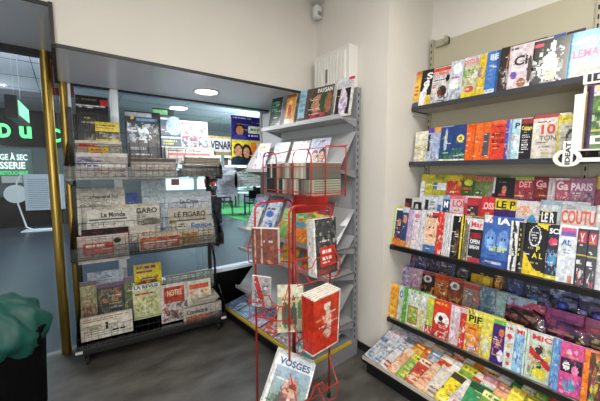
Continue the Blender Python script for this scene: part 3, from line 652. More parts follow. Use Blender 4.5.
MB().box(L_, -.035, .1, -.0, -.02, 2.1).build('back_panel', 'grey', t)
for a in (L_, -.02):
    MB().box(a-.012, -.05, 0, a+.02, .0, 2.13).build('upright', 'greyd', t)
    b = MB()
    for k in range(38): b.box(a+.0198, -.036, .14+.052*k, a+.0206, -.026, .165+.052*k)
    b.build('slot', 'slot', t)['kind'] = 'stuff'
shz = [(1.893, .26), (1.51, .30), (.91, .34), (.70, .34), (.30, .38)]
for z, dp in shz:
    L0, L1 = (-.96, .02) if z > 1.8 else (L_, 0)
    s_ = MB().box(L0, -dp, z-.016, min(L1, 0), -.035, z).build('shelf', 'grey', t)
    MB().box(L0, -dp-.006, z-.02, L1, -dp, z+.012).build('shelf_lip', 'grey', s_)
    for a in (L0, -.004): MB().prism([(-dp, -.004), (-.03, -.07), (-.03, 0), (-dp, 0)], 0, .004, Matrix.Translation((a+.004, 0, z))@Matrix.Rotation(PI/2, 4, 'Z')).build('shelf_bracket', 'greyd', s_)
    if z < 1.8:
        MB().prism([(-dp+.05, 0), (-dp+.056, 0), (-.05, .29), (-.056, .29)], 0, -L_, Matrix.Translation((0, 0, z))@Matrix.Rotation(PI/2, 4, 'Z')).build('slanted_backrest', 'grey', s_)
# top shelf
LB = dict(lo=-1.3, hi=.2)
row(G, -.225, 1.896, [
 (268, 'dark green magazine', 'b 10281e;n .1 .1 .9 .5 8 2e5c48 0c1814 1c4434;l .1 .55 .8 .9 3 4a8468', None, {'w': .15}),
 (283, 'orange magazine showing a face', 'b c08038;e .45 .45 .3 .38 e0ac68;e .45 .4 .2 .28 a85030;n .1 .02 .9 .3 9 3a6a3a d0a040 8a3020;r 0 .9 1 1 6a4a20', None, {'w': .12}),
 (296, 'pale blue magazine', 'b 8fb4c4;r 0 0 1 .14 4a3c38;l .1 .3 .9 .9 4 6f98ac', None, {'w': .1}),
 (303, 'wide dark portrait magazine', 'b 4a3c34;e .52 .4 .4 .45 2c241e;e .5 .48 .26 .3 b08060;e .72 .55 .2 .3 24402c;e .85 .5 .12 .3 8a5c40;r .25 .03 .75 .22 a0303c;n .3 .1 .8 .3 7 b84050 2e2420', [('PAYSAN', 'd8d4cc', .42, .82, .95, .95)], {'w': .28, 'hs': 1.0}),
 (332, 'white magazine with pale figure', 'b c4c0c0;r .1 .05 .85 .72 1c181c;e .5 .35 .22 .32 c4b8cc;e .45 .62 .14 .12 cfc4d4;r .7 .92 1 1 b82848;n .3 .05 .7 .5 8 d8ccd8 9484a0', [('FITNESS', 'a8a4ac', .1, .76, .9, .9)], {'w': .16}),
], 351, .285, 'top shelf of the grey gondola', 'magazines on the top shelf of the gondola', lean=12, yaw=5, **LB)
row(G, -.27, 1.513, [
 (252, 'yellow and violet magazine', 'b c8c4d0;l .1 .75 .9 .95 1 c8b030;n 0 0 1 .7 20 7a6ac0 c86a4a e0e0e8 4a5a9a', None, {'w': .18}),
 (268, 'grey-white magazine', 'b b8bcc0;n .1 .1 .9 .6 6 a4a8b0 c8ccd0', None, {'w': .2}),
 (286, 'white magazine with pink and red lettering', 'b d4ced0;l .1 .8 .9 .92 1 b83c38;n .1 .05 .9 .65 14 c87878 d8c0b8 b0a8b4;r .1 .66 .9 .7 c86860', None, {'w': .2}),
 (304, 'blue-white magazine with two young women', 'b c4c8dc;l .25 .86 .8 .95 1 8a3c50;p .35 .02 .6 c49478 7a3424 e0dce0;p .72 .0 .66 c89c80 3c2420 a04048', None, {'w': .2}),
], 330, .27, 'second shelf of the grey gondola', 'magazines on the second shelf of the gondola', lean=22, yaw=4, **LB)
row(G, -.24, 1.03, [
 (250, 'orange and blue car magazine', 'b 8c98b0;l .05 .84 .95 .97 1 b85838;n 0 0 1 .75 16 3c5ca0 d8dce4 8a5a48 5a78b8', None, {'w': .2}),
 (264, 'white car magazine', 'b b8bcc8;l .05 .84 .95 .97 1 e0dce0;r 0 .78 1 1 5a4450;n 0 0 1 .7 16 3858b0 e0e4ec 889cc8 485478', None, {'w': .2}),
 (281, 'mauve magazine', 'b 88687c;n 0 0 1 1 12 a07890 6c5068 c0a0b0', None, {'w': .2}),
 (296, 'purple magazine', 'b 7c5a78;n 0 0 1 1 12 94708c 5c4460', None, {'w': .2}),
 (314, 'dusky red magazine', 'b 7a3c44;n 0 0 1 1 12 94505c 5c2c34', None, {'w': .15}),
], 335, .24, 'rear of third gondola shelf', 'magazines on the third shelf of the gondola', lean=22, yaw=4, **LB)
row(G, -.315, .913, [
 (246, 'white paper magazine', 'b d0d0cc;l .1 .1 .9 .8 6 a0a4ac', None, {'w': .16, 'hs': .9}),
 (259, 'white magazine with blue cars', 'b b8c0cc;e .5 .3 .34 .2 2c4c9c;e .4 .72 .3 .12 4868a8;l .05 .84 .95 .97 1 6c4850;n 0 0 1 .6 8 8898b8 d0d4dc', None, {'w': .18}),
 (276, 'green landscape magazine', 'g 5c8a48 a8c47c;n 0 0 1 .7 14 c8c050 58a04c d87830', None, {'w': .2}),
 (290, 'bright orange and turquoise magazine', 'b d87030;r 0 .7 1 .9 58a850;r 0 .45 1 .62 3c98a8;n 0 0 1 1 18 e08838 e0b840 4cac9c c84830', None, {'w': .2}),
 (307, 'yellow and red magazine', 'b d0ac38;n 0 0 1 1 18 c84030 e0c850 588c40 d88030', None, {'w': .2}),
], 328, .27, 'front of third gondola shelf', 'magazines on the third shelf of the gondola', lean=24, yaw=4, **LB)
row(G, -.31, .703, [
 (262, 'lime and orange comic magazine', 'b 98b440;n 0 0 1 1 20 d87030 e0c840 58a048 c84838', None, {'w': .2}),
 (280, 'orange comic magazine with yellow ground', 'b d0b838;n 0 0 1 1 22 d86028 78ac40 e0c850 3c90a0', None, {'w': .2}),
 (300, 'red and lime comic magazine', 'b c85030;n 0 0 1 1 20 e0b840 88b040 d87838', None, {'w': .2}),
], 322, .2, 'fourth gondola shelf', 'magazines on the fourth shelf of the gondola', lean=24, yaw=4, **LB)
magazine(G, -1.46, -.47, 1.462, .28, .21, 'b 101012;e .6 .5 .05 .06 d8d8d8', None, 'black sheet added as the dark window end of the second gondola shelf', None, lean=70, nx=20, ny=16, fine=.2)  # dark end of the shelf, shaped as a tilted printed sheet
# magazines lying on the base tray of the gondola
pal = [('blue and white', '6888b8 c8d0d8 3c5c94 d8d4cc'), ('red and white', 'b84840 d8d0cc 8a3830 c8a8a0'), ('cream and orange', 'd0b088 c87840 e0d4bc a85c38'), ('sky blue', '78a8c8 a8c8d8 4c80a8 d8dce0'),
       ('grey and red', '9c9ca0 b04040 d0ccc8 60646c'), ('green and yellow', '789c58 d0c060 4c7840 e0d8a8'), ('pale violet', 'a8a0c0 d0ccd8 7870a0 c8b0b8'), ('turquoise', '48a0a0 c0d8d0 2c7c84 e0e0d8')]
rn = random.Random(21)
for r_ in range(3):
    for k in range(6):
        nm, cs = pal[(k*3+r_*2) % 8]; c0 = cs.split()[0]
        a = L_+.02+.21*k; d = -.52+.115*r_
        magazine(G, a, d, .136+.004+.022*r_, .19, .24, 'b %s;r 0 .8 1 1 %s;n 0 0 1 .8 16 %s;l .05 .82 .95 .97 1 %s' % (c0, cs.split()[1], cs, cs.split()[2]), None,
                 '%s magazine on the gondola base, %s row from front, %s from window' % (nm, ORD[r_], ORD[k]), 'magazines lying on the base of the gondola', lean=78, yaw=rn.uniform(-2, 2), t=.005, nx=14, ny=14)

# ============================================================ RED WIRE RACK
t = thing('red_wire_rack', 'tall red wire display rack standing in the middle of the shop floor', 'display rack', (0, 0, 0))
RW = .0068
def hoop(xl, yl, xr, yr, z, r=.05, n=5):
    p = [Vector((xl, yl, .0)), Vector((xl, yl, z-r))]; A_ = Vector((xr-xl, yr-yl, 0)); Lh = A_.length; A_.normalize(); c = Vector((xl, yl, 0))
    for k in range(1, n+1): an = PI/2*k/n; p.append(c+A_*(r-r*math.cos(an))+Vector((0, 0, z-r+r*math.sin(an))))
    for k in range(n+1): an = PI/2*k/n; p.append(c+A_*(Lh-r+r*math.sin(an))+Vector((0, 0, z-r+r*math.cos(an))))
    p.append(Vector((xr, yr, 0))); return p
BL, BR, AL, AR = (1.0, 1.42), (1.32, 1.42), (.88, 1.60), (1.2, 1.66)
MB().tube(hoop(*BL, *BR, 1.30), RW).build('front_hoop', 'red', t, smooth=True)
MB().tube(hoop(*AL, *AR, 1.31), RW).build('rear_hoop', 'red', t, smooth=True)
for p in (BL, BR, AL, AR): MB().lathe([(.012, 0), (.012, .03), (.008, .035)], 12, (*p, 0)).build('foot_cap', 'rubber', t)
MB().tube([(1.17, 1.60, .03), (1.17, 1.60, 1.36)], .01).build('centre_tube', 'red', t, smooth=True)
def lnk(z, r=.004):
    b = MB()
    q = [(*BL, z), (*BR, z), (*AR, z), (*AL, z)]
    for i in range(4): b.tube([q[i], q[(i+1) % 4]], r, 6)
    return b
for z in (.06, .62, .98): lnk(z).build('cross_wires', 'red', t)
# basket on top: axis-aligned box of wire with looped uprights
X0, X1, Y0, Y1, ZB = 1.11, 1.365, 1.35, 1.86, 1.355
MB().box(X0, Y0, ZB-.004, X1, Y1, ZB).build('basket_floor', 'redp', t)
b = MB()
for z in (ZB+.02, ZB+.17): b.tube([(X0-.01, Y0-.01, z), (X1+.01, Y0-.01, z), (X1+.01, Y1+.01, z), (X0-.01, Y1+.01, z)], .0035, 6, closed=True)
b.build('basket_rim', 'red', t)
def loopwire(x0, y0, x1, y1, z0, z1, r=.035):
    p = [Vector((x0, y0, z0))]; A_ = (Vector((x1-x0, y1-y0, 0))); Lh = A_.length; A_.normalize(); c = Vector((x0, y0, 0))
    p.append(c+Vector((0, 0, z1-r)))
    for k in range(1, 6): an = PI/2*k/5; p.append(c+A_*(r-r*math.cos(an))+Vector((0, 0, z1-r+r*math.sin(an))))
    for k in range(6): an = PI/2*k/5; p.append(c+A_*(Lh-r+r*math.sin(an))+Vector((0, 0, z1-r+r*math.cos(an))))
    p.append(Vector((x1, y1, z0))); return p
for y0_, y1_ in ((1.87, 1.70), (1.52, 1.345)):
    MB().tube(loopwire(X0-.012, y0_, X0-.012, y1_, ZB-.01, ZB+.27, .06), .004, 6).build('basket_loop', 'red', t, smooth=True)
MB().tube(loopwire(X0+.09, Y0-.012, X1, Y0-.012, ZB-.01, ZB+.29, .01), .004, 6).build('basket_loop', 'red', t, smooth=True)
MB().tube([(X0-.012, 1.87, ZB+.245), (X1+.012, 1.87, ZB+.3), (X1+.012, Y0-.012, ZB+.3)], .0035, 6).build('basket_rail', 'red', t)
# sheet panel under the basket
MB().prism([(1.2, 1.22), (1.46, 1.22), (1.52, 1.42), (1.39, 1.42), (1.39, 1.348), (1.2, 1.348)], 1.625, 1.63).build('red_panel', 'redp', t)
# pockets: bent wires on the front and left sides
def wires(*lines, r=.0035):
    b = MB()
    for l in lines: b.tube(l, r, 6)
    return b
def pocket(x0, y0, x1, y1, z, dep, hh, ox, oy):
    """a sloping wire pocket between two posts; ox,oy = outward direction"""
    P = lambda u, o, zz: (x0+(x1-x0)*u+ox*o, y0+(y1-y0)*u+oy*o, zz)
    L1 = [P(0, 0, z+hh), P(0, dep, z+hh*.45), P(0, dep*.9, z), P(1, dep*.9, z), P(1, dep, z+hh*.45), P(1, 0, z+hh)]
    L2 = [P(0, 0, z+.01), P(.25, dep*.5, z-.03), P(.5, dep*.9, z), P(.75, dep*.5, z-.03), P(1, 0, z+.01)]
    L3 = [P(0, dep, z+hh*.45), P(.3, dep, z+hh*.45), P(.4, dep, z+hh*.7), P(.6, dep, z+hh*.7), P(.7, dep, z+hh*.45), P(1, dep, z+hh*.45)]
    L4 = [P(.3, 0, z+hh*.2), P(.3, dep*.92, z)]; L5 = [P(.7, 0, z+hh*.2), P(.7, dep*.92, z)]
    return wires(L1, L3, L4, L5)
for z in (.86, .46): pocket(*BL, *BR, z, .09, .2, 0, -1).build('wire_pocket', 'red', t)
for z in (.98, .66): pocket(*AL, *BL, z, .09, .2, -.83, -.55).build('wire_pocket', 'red', t)
for z in (.13,): pocket(.96, 1.36, 1.26, 1.36, z, .1, .22, -.2, -1).build('wire_pocket', 'red', t)
p = atz(259, 394, .12)
f_ = Frame(.86, 1.36, -25)
b = MB().box(0, 0, 0, .11, .004, .045); o = b.build('price_sign', 'redp', t); o.location = (.845, 1.45, .13); o.rotation_euler = (R(-25), 0, R(-35))
tm = MB(); textmb(tm, 'Vosges', .015, .012, .09, .034, -.001); tm.build('sign_lettering', ink('e8d8c8'), o)
# papers standing in the basket, spines to the left
XF = Frame(X0, Y1-.01, -90)                 # A towards the camera (−Y), N towards +X
cols = ['17171c', '1f1e22', '2a2826', '141a20', '3a3832', 'b8b4a4', '2c3a30', '1c1c20', 'a8a494', '86806e', '8a4038', '6e6a5e', '9c9888', 'b0aa98', '777264', '4c3c38', 'a49c88', '8e8a78', '5e5a50', 'c0baa8']
for layer in range(2):
    for k in range(20):
        y = Y1-.012-.0243*k
        b = MB(); th = .019
        z0 = ZB+.001+layer*.098+((k*7) % 3)*.001; hh = .093
        # folded paper: rounded spine at -x, page edges towards +x
        prof = [(X0+.006*math.sin(1.3*k+layer)+.008, 0), (X0+.002, .25), (X0, .5), (X0+.002, .75), (X0+.008, 1)]
        vs = []; 
        for (x, u) in prof: vs += [(x, y-th*u, z0), (x, y-th*u, z0+hh)]
        vs += [(X1-.012, y-th, z0), (X1-.012, y-th, z0+hh), (X1-.012, y, z0), (X1-.012, y, z0+hh)]
        n = len(vs)//2; fs = [(2*i, 2*i+1, 2*((i+1) % n)+1, 2*((i+1) % n)) for i in range(n)]+[tuple(2*i for i in range(n)), tuple(2*i+1 for i in range(n-1, -1, -1))]
        b.add(vs, fs)
        c = cols[(k+layer*3) % 20] if k < 14 else cols[10+(k*3+layer) % 10]
        o = b.build('newspaper', mat('fold_'+c, c, .8)); 
        tag(o, 'folded newspaper in %s layer of the red basket, %s from the window' % (['lower', 'upper'][layer], ORD[k]), 'newspaper', 'newspapers filed in the red basket')
        pg = MB()
        for q in range(6): pg.box(X0+.03, y-th-.0012 if k == 19 else y-th+.0015, z0+.008+.0145*q, X1-.013, y-th+.0005, z0+.012+.0145*q)
        if k == 19: pg.build('page_edges', mat('page_edges', '5a554a', .9), o)
        tp = MB().box(X0+.012, y-th+.002, z0+hh, X1-.016, y-.002, z0+hh+.003)
        if layer: tp.build('top_page', mat('top_page', 'c9c4b6', .85), o)
# guide books in the upper front pocket, thick white edges to the left
F1 = Frame(1.15, 1.35, 0)
for k in range(5):
    magazine(F1, .012*0+.0, .062-.0135*k, .865+.001*k, .2, .345, 'b 3c3e3c;n 0 .35 1 1 26 6c6e68 24282a a8a8a0 4c4844;r .22 .15 .92 .5 c0392c;l .3 .36 .85 .46 1 f0e0d8;l .3 .26 .85 .34 1 f0e0d8;l .3 .18 .8 .24 1 e8c8c0;n 0 0 1 .13 8 5a5248 8a4038 b03028;r 0 0 .035 1 e0ded8' if k == 4 else 'b d8d6d0;r .1 .1 .9 .5 b03028', None,
             ['guide book with white edges in the red rack, %s from the back' % ORD[k], 'front guide book with red box on dark cover in the red rack'][k == 4], 'guide books in the upper pocket of the red rack', 'guide_book', 'book', lean=4, yaw=6, t=.0125, nx=22, ny=34)
# red brochures fanned in the middle front pocket
F2 = Frame(1.035, 1.27, 0)
for k in range(6):
    magazine(F2, .01+.003*k, -.0125*k+.07, .46-.002*k, .205, .36, 'b c9331f;e .5 .8 .14 .06 e8d8c8;d .5 .3 .52 .75 .06 dfc8b4;d .38 .62 .64 .58 .035 e8d0c0;e .5 .5 .16 .12 c85038;n .38 .22 .66 .7 9 e4c8b8 d88870 b02c1c;r 0 0 1 .025 e8dcd0;r 0 .97 1 1 e8dcd0;r .97 0 1 1 e8dcd0', None,
             ['red brochure with white edges in the red rack, %s from the back' % ORD[k], 'front red brochure with pale figure hanging forward in the red rack'][k == 5], 'red brochures in the middle pocket of the red rack', 'brochure', 'brochure', lean=-4-.6*k, yaw=2, roll=-5, t=.009, nx=24, ny=34)
# magazine of the mountains at the bottom and others, leaning back
F3 = Frame(.975, 1.235, 0)
for k in range(4):
    magazine(Frame(.735, 1.335, -28), .0, .09-.014*k, .19, .235, .33, 'g 5c7a3c 9cb0cc;r 0 0 1 .22 4c6030;n .1 .02 .9 .35 14 3c3c30 6c8c48 c8b898;e .55 .42 .2 .24 c88c78;e .6 .5 .1 .1 8a2c34;n .3 .2 .7 .5 10 8a4038 e0c0b0 5c3a34 404048;r 0 .78 1 1 ccd4dc;r 0 0 .06 1 d8d8d4;r 0 0 1 .03 d8d8d4;r .95 0 1 1 d8d8d4' if k == 3 else 'b d4d2cc', [('VOSGES', '2c4a6c', .1, .82, .9, .93)] if k == 3 else None,
             ['white magazine under the landscape magazine in the red rack, %s from the back' % ORD[k], 'magazine with climbers on a pale blue landscape, bottom of the red rack'][k == 3], 'magazines in the bottom pocket of the red rack', lean=38, yaw=0, roll=24, t=.012, nx=26, ny=34)
magazine(Frame(.90, 1.47, -25), .04, .0, .56, .16, .27, 'b 9c9a78;r 0 .75 1 1 c8c4ac;e .3 .35 .13 .3 2c3c24;e .62 .3 .13 .28 28341c;e .3 .72 .06 .08 b8a048;e .62 .66 .06 .1 8a3030;e .85 .45 .1 .2 4c5c34;n 0 0 1 .15 8 6c6048 b8b088', None, 'magazine showing dark green bottles in the left side of the red rack', None, lean=22, yaw=-8, t=.006, nx=22, ny=26)
for k in range(3):
    magazine(Frame(.85, 1.56, -48), .01, -.03-.014*k, .985, .15, .2, 'b 7c4c40;r .1 0 .16 1 b89888;r .34 0 .38 1 c0a898;r .58 0 .62 1 b89888;r .8 0 .84 1 8c5448;n 0 0 1 1 5 8c5850 a87464' if k == 2 else 'b 8c8078', None,
             'brick coloured striped folded paper in the red rack, %s from the back' % ORD[k], 'folded papers in the upper left pocket of the red rack', 'newspaper', 'newspaper', lean=-3, t=.011, m=NEWSP, nx=20, ny=18)
magazine(Frame(.83, 1.57, -48), .01, -.02, .72, .11, .19, 'b a8a4a4;d .2 .9 .6 .1 .13 b03c34;n 0 0 1 1 12 d8d4d4 8c5c5c 50506a b84840', None, 'white paper with diagonal red stripe in the lower left of the red rack', None, 'brochure', 'brochure', lean=-6, roll=4, t=.012, nx=18, ny=22)

# ============================================================ WALL SHELVING on the right
W = Frame(0, 1.47, -90)
t = thing('wall_shelving', 'long beige wall shelving with dark edged shelves along the right wall', 'shelving', (0, 0, 0))
YE = -.45
MB().box(2.455, YE, 0, 2.47, 1.43, 2.53).build('back_panel', 'beige', t)
for y in (1.44, .44, -.44):
    MB().box(2.435, y-.012, 0, 2.488, y+.012, 2.56).build('upright', 'beiged', t)
    b = MB()
    for k in range(48): b.box(2.4342, y-.004, .15+.05*k, 2.4352, y+.004, .175+.05*k)
    b.build('slot', 'slot', t)['kind'] = 'stuff'
MB().box(2.39, 1.30, 2.49, 2.455, 1.31, 2.54).box(2.435, 1.30, 2.49, 2.455, 1.40, 2.54).build('top_hook', 'beiged', t)
def wshelf(x, z, name='shelf', thick=.03):
    s_ = MB().box(x+.006, YE, z-thick+.006, 2.455, 1.455, z-.004).build(name, 'shelfw', t)
    MB().box(x, YE, z-thick, x+.008, 1.46, z+.004).build('shelf_edge', 'char' if z > 1 else 'blackp', s_)
    MB().box(x, 1.455, z-thick, 2.455, 1.462, z+.002).build('shelf_end', 'char' if z > 1 else 'blackp', s_)
    return s_
wshelf(2.22, 2.0); wshelf(2.21, 1.57); wshelf(1.99, .923); wshelf(1.98, .34)
for z, x in ((2.0, 2.23), (1.57, 2.22)): MB().box(x, 1.462, z-.06, 2.44, 1.466, z-.042).build('shelf_bracket', 'plasticw', t)
for x, z in ((2.13, 1.055), (2.24, 1.185), (2.12, .46), (2.23, .58)):
    MB().box(x, YE, z-.006, 2.44, 1.43, z).box(x, YE, z-.11, x+.006, 1.43, z).build('step', 'greyd', t)
MB().box(1.72, YE, 0, 2.455, 1.44, .09).build('plinth', 'blackp', t)
b = MB(); vs = [(1.69, .085), (2.45, .085), (2.45, .28), (1.69, .118)]
b.prism(vs, YE, 1.455); b.build('base_tray', 'blackp', t)
MB().box(1.683, YE, .112, 1.692, 1.458, .136).build('tray_edge', 'shelfw', t)
MB().box(1.683, 1.452, .09, 2.0, 1.46, .14).build('tray_end', 'char', t)
K = dict(lo=-.2, hi=1.75)
R1 = 'top wall shelf'; 
row(W, 2.232, 2.004, [
 (411, 'orange-yellow magazine', 'b d8a03c;r 0 .9 1 1 c86848;e .5 .5 .35 .3 e0b850;l .2 .3 .8 .6 3 c05828;r 0 0 1 .12 404858', None),
 (418, 'black, white and yellow magazine', 'b 1c1c1c;r .0 .0 .6 .4 dcdcdc;e .8 .12 .3 .16 d8b828;n .3 .4 1 .7 6 2c4434 1a1a1c;d .0 .1 .6 .6 .12 e4e4e4', [('S', 'e8e4dc', .45, .72, .95, .9), ('C', 'f0ece4', .25, .52, .75, .68)]),
 (429, 'white magazine with orange-red top band', 'b c8c4c4;r 0 .88 1 .97 c84a30;r .1 .62 .9 .66 2c2c34;e .85 .66 .1 .1 14161a;e .62 .3 .25 .17 3c2420;e .5 .28 .1 .1 7c3428;l .05 .42 .5 .55 2 c86860;n 0 0 1 .2 7 4c5864 a0a4a8', [('CUISINE', 'c83c2c', .04, .76, .9, .86)]),
 (446, 'silvery white magazine with grey figure', 'b c4c8d0;e .5 .8 .3 .14 f0f0f4;n 0 0 1 .35 10 687484 4c5460 9ca4ac;l .1 .55 .9 .6 1 b868a0;e .4 .42 .3 .14 e8e4e4', None),  # white ovals paint glare into the silver cover
 (460, 'magazine with green food photograph and pink title', 'b b8b498;r 0 .86 1 1 c8c0c4;n .0 .3 .9 .75 14 4c8a3c 7ca858 c89878 e0d8c8;r 0 .0 1 .12 c8b428;e .5 .2 .3 .08 b84c30', [('DETOUR', 'd0506c', .04, .82, .95, .93)]),
 (475, 'narrow yellow-edged magazine with small photographs', 'b d0b030;r 0 .45 .5 .7 8c7484;n 0 .2 1 .8 10 c8b048 8c7c94 d8c868 4c4c50', None),
 (483, 'blue magazine with pale title', 'b 3c6cae;r 0 .0 1 .1 c8d0e0;l .2 .3 .8 .7 4 5c84bc;r .8 0 1 1 2c4c80', [('BE', 'c8d4e4', .25, .8, .85, .93)]),
 (496, 'dark brown magazine with white picture', 'b 2c2422;n 0 0 1 .5 10 c8c4c0 3c3438 8c8078 54484c;d .7 .5 .9 1 .05 a86848', None),
 (506, 'pale pink magazine with lilac spot', 'b c8b8bc;e .25 .32 .14 .09 6c4ca0;e .6 .12 .2 .1 8c5c40;e .9 .4 .1 .3 3c3028;l .05 .9 .4 .95 1 505058;l .35 .74 .9 .78 1 a8989c', [('Ci', '141416', .22, .52, .8, .74)]),
 (529, 'dark magazine with white-haired portrait', 'b 2a2a24;r 0 .85 .3 .93 c84c5c;n .15 .0 .85 .8 16 d8d8d8 ececec 8c8c88;e .5 .4 .2 .3 e8e8e8;e .55 .2 .16 .14 d8b8a4;n 0 0 .15 .6 5 c8c8c8 14140f;e .55 .82 .08 .12 f0f0f0', None, {'hs': .93, 'w': .24}),  # white blots are glare painted over the dark cover's portrait
 (566, 'blue magazine with pink title and street photograph', 'b 3c8cb4;r .08 .0 1 .3 a89880;n .1 .0 1 .3 16 786858 c8b8a0 544c44;r 0 .0 .06 1 58a0c4;n .1 .3 1 .38 5 c8c0a8 6c7c54', [('ANGLAIS', 'd8e8ec', .15, .7, .95, .86), ('LEMAG', 'e05070', .1, .42, .95, .6)], {'w': .2, 'hs': .9}),
 (606, 'grey street magazine', 'b 8c8c88;n 0 0 1 1 14 6c6c68 c0bcb0 4c5458', None),
], 650, .285, R1, 'magazines on the top wall shelf', lean=12, yaw=5, **K)
for i, (px, c, nm) in enumerate([(505, '2c2c30', 'black-topped'), (520, '34549a', 'blue-topped'), (536, '1a1a1e', 'black')]):
    a = along(W, px, 2.34, 2.004, -.2, 1.75)
    magazine(W, a, 2.335+.012*i, 2.004, .2, .31, 'b %s;n 0 .6 1 1 5 %s 50505a' % (c, c), None, '%s magazine hidden behind the pale pink one on the top wall shelf, %s from left' % (nm, ORD[i]), 'magazines on the top wall shelf', lean=8, yaw=0, nx=8, ny=8)
R2 = 'second wall shelf'
row(W, 2.222, 1.574, [
 (413, 'cream magazine with desert landscape', 'b d4d0bc;r 0 .2 1 .55 c8bc94;n 0 .0 1 .5 14 b8ac80 dcd8c4 90a08c c8a898', None, {'hs': .93}),
 (426, 'violet and orange magazine with pale blue slope', 'b 9cacc8;r 0 .85 .45 1 5c3c98;r .45 .85 1 1 d89848;r 0 .3 .18 .8 3c3050;n .1 0 .9 .3 8 c8ccd4 5c7890 b85848', None),
 (438, 'navy magazine with lighthouse over green trees', 'b 2c447c;e .45 .55 .12 .4 a8b8c4;e .45 .68 .08 .06 d8d460;n 0 .05 1 .32 14 2c6c48 1c4434 5c9068;r 0 0 1 .05 d8d8c0', None),
 (450, 'navy magazine with yellow ring over green trees', 'b 2a4078;e .55 .62 .25 .1 d8cc4c;e .55 .62 .12 .05 2a4078;n 0 .05 1 .35 14 2c6c48 4c8c5c 1c4434;r 0 0 1 .05 e0dcc0', None),
 (464, 'plain orange magazine', 'b d85c24;r 0 .0 .08 1 b84818', None),
 (472, 'second plain orange magazine', 'b dc6428;r 0 0 .06 1 b04818', None),
 (480, 'orange magazine with grey block', 'b d85c24;r .1 .1 .75 .72 4c4c54;l .05 .85 .9 .92 1 dc8454', None),
 (489, 'vermilion magazine with dark capitals', 'b c83c2c;l .15 .3 .85 .38 1 3c1414;r 0 .9 1 1 d86040;l .3 .82 .8 .86 1 5a2018', [('PLANETE', '3c1210', .1, .58, .9, .68), ('ROUGE', '3c1210', .1, .42, .9, .52)]),
 (503, 'blue-violet spined magazine', 'b 4c44a0;r .5 0 1 1 7c98b8;n 0 0 1 1 8 c87858 5c84b0 d0c8a8', None),
 (509, 'pale aqua magazine', 'b 9cc0c8;e .6 .4 .3 .2 d8dcdc;n 0 .1 1 .6 7 c8dce0 7ca4b4 c87464;r .8 0 1 1 c8d4d8', [('P', '283038', .3, .76, .8, .9)]),
 (518, 'black book with yellow title and white text list', 'b 17181c;r 0 .88 1 1 8c2024;l .15 .2 .85 .62 7 c8c8c8', [('Cahiers', 'dcc03c', .08, .72, .95, .82)]),
 (530, 'white book with red number and grey title', 'b c8c0b4;r 0 .93 1 1 a02c34;l .35 .06 .9 .2 4 a09888;l .2 .34 .9 .38 1 807868;l .2 .82 .8 .86 1 50483f', [('10', 'b83a30', .35, .55, .9, .78), ('TON', '6c6458', .3, .4, .95, .52)], {'w': .17}),
 (555, 'yellow-bordered book with black and white portrait', 'b d0c040;r .1 .08 1 .8 c4c0b0;p .55 .05 .6 b0aca4 3c3c3c 28282c;l .1 .85 .9 .94 1 a89c30', None, {'w': .2}),
 (580, 'dark book', 'b 2c2428;n 0 0 1 1 8 4c3438 6c5430', None),
 (598, 'green and brown book', 'b 4c6840;n 0 0 1 1 12 7c6848 8ca060 303c28', None),
], 640, .25, R2, 'magazines on the second wall shelf', lean=8, yaw=5, **K)
R3b = 'rear row of third shelf'
row(W, 2.27, 1.19, [
 (418, 'lime green magazine', 'b a8a030;r 0 .9 1 1 c0b838;n 0 .5 1 .9 6 8c8c30 c8c458;r 0 .0 .3 .8 c8ccd0', None),
 (430, 'olive magazine with pale blue box', 'b a09830;r .0 .62 .5 .8 3c5c98;r .3 .6 .9 .8 c8ccd0;n 0 .82 1 1 5 c8b83c 7c7c30', None),
 (444, 'red and yellow magazine', 'b b03c38;r 0 .85 1 1 c0ac30;n 0 .6 1 .9 7 c88830 8c2c30', None),
 (458, 'dark green magazine with lime badge', 'b 38502c;r 0 .85 1 1 8c6c2c;e .5 .8 .3 .08 a8b840;l .1 .6 .9 .7 1 c84838', None),
 (471, 'green magazine with pink capitals', 'b 54683c;n 0 .3 1 .75 8 88a048 30442c 6c8c3c;e .9 .5 .15 .3 78706c', [('LENOVE', 'c84c58', .02, .84, 1, .97)], {}),
 (489, 'black magazine with small red lettering', 'b 1c1c20;e .5 .7 .1 .1 b87060;l .2 .85 .8 .93 1 686468;r 0 .6 .1 1 c8c4c4;l .3 .55 .8 .6 1 a83848', None),
 (511, 'maroon magazine with lime band and pink capitals', 'b 843038;r 0 .92 1 1 8c9c40;n 0 .4 1 .7 7 6c2c30 a86864', [('DET', 'e09094', .25, .76, .9, .9)]),
 (529, 'dark red magazine', 'b 6c1c24;n 0 .4 1 .7 5 4c1820 8c3038', [('Ga', 'd0909c', .15, .76, .85, .92)]),
 (544, 'white magazine with thin pink line', 'b b8b4b4;r .4 .3 .44 1 c87880;r .75 .3 .8 1 a09c9c', None),
 (552, 'pink magazine with pale title', 'b a85464;n 0 .3 1 .7 8 c8a4a8 845060;r 0 .94 1 1 c0b8bc', [('Ga', 'd8c4c8', .1, .74, .9, .92)]),
 (566, 'mauve magazine with white capitals', 'b 94647c;n 0 .3 1 .7 12 7c5068 b08898 60445c', [('PARIS', 'e0c4d0', .06, .74, .9, .9)]),
 (591, 'yellow and maroon magazine', 'b b09028;r 0 .3 1 .74 7c2c3c;r 0 .74 .6 .9 c0a838', None),
 (606, 'grey-blue magazine', 'b 7c8490', None),
], 640, .28, R3b, 'magazines in the rear row of the third wall shelf', lean=10, yaw=5, **K)
R3m = 'middle row of third shelf'
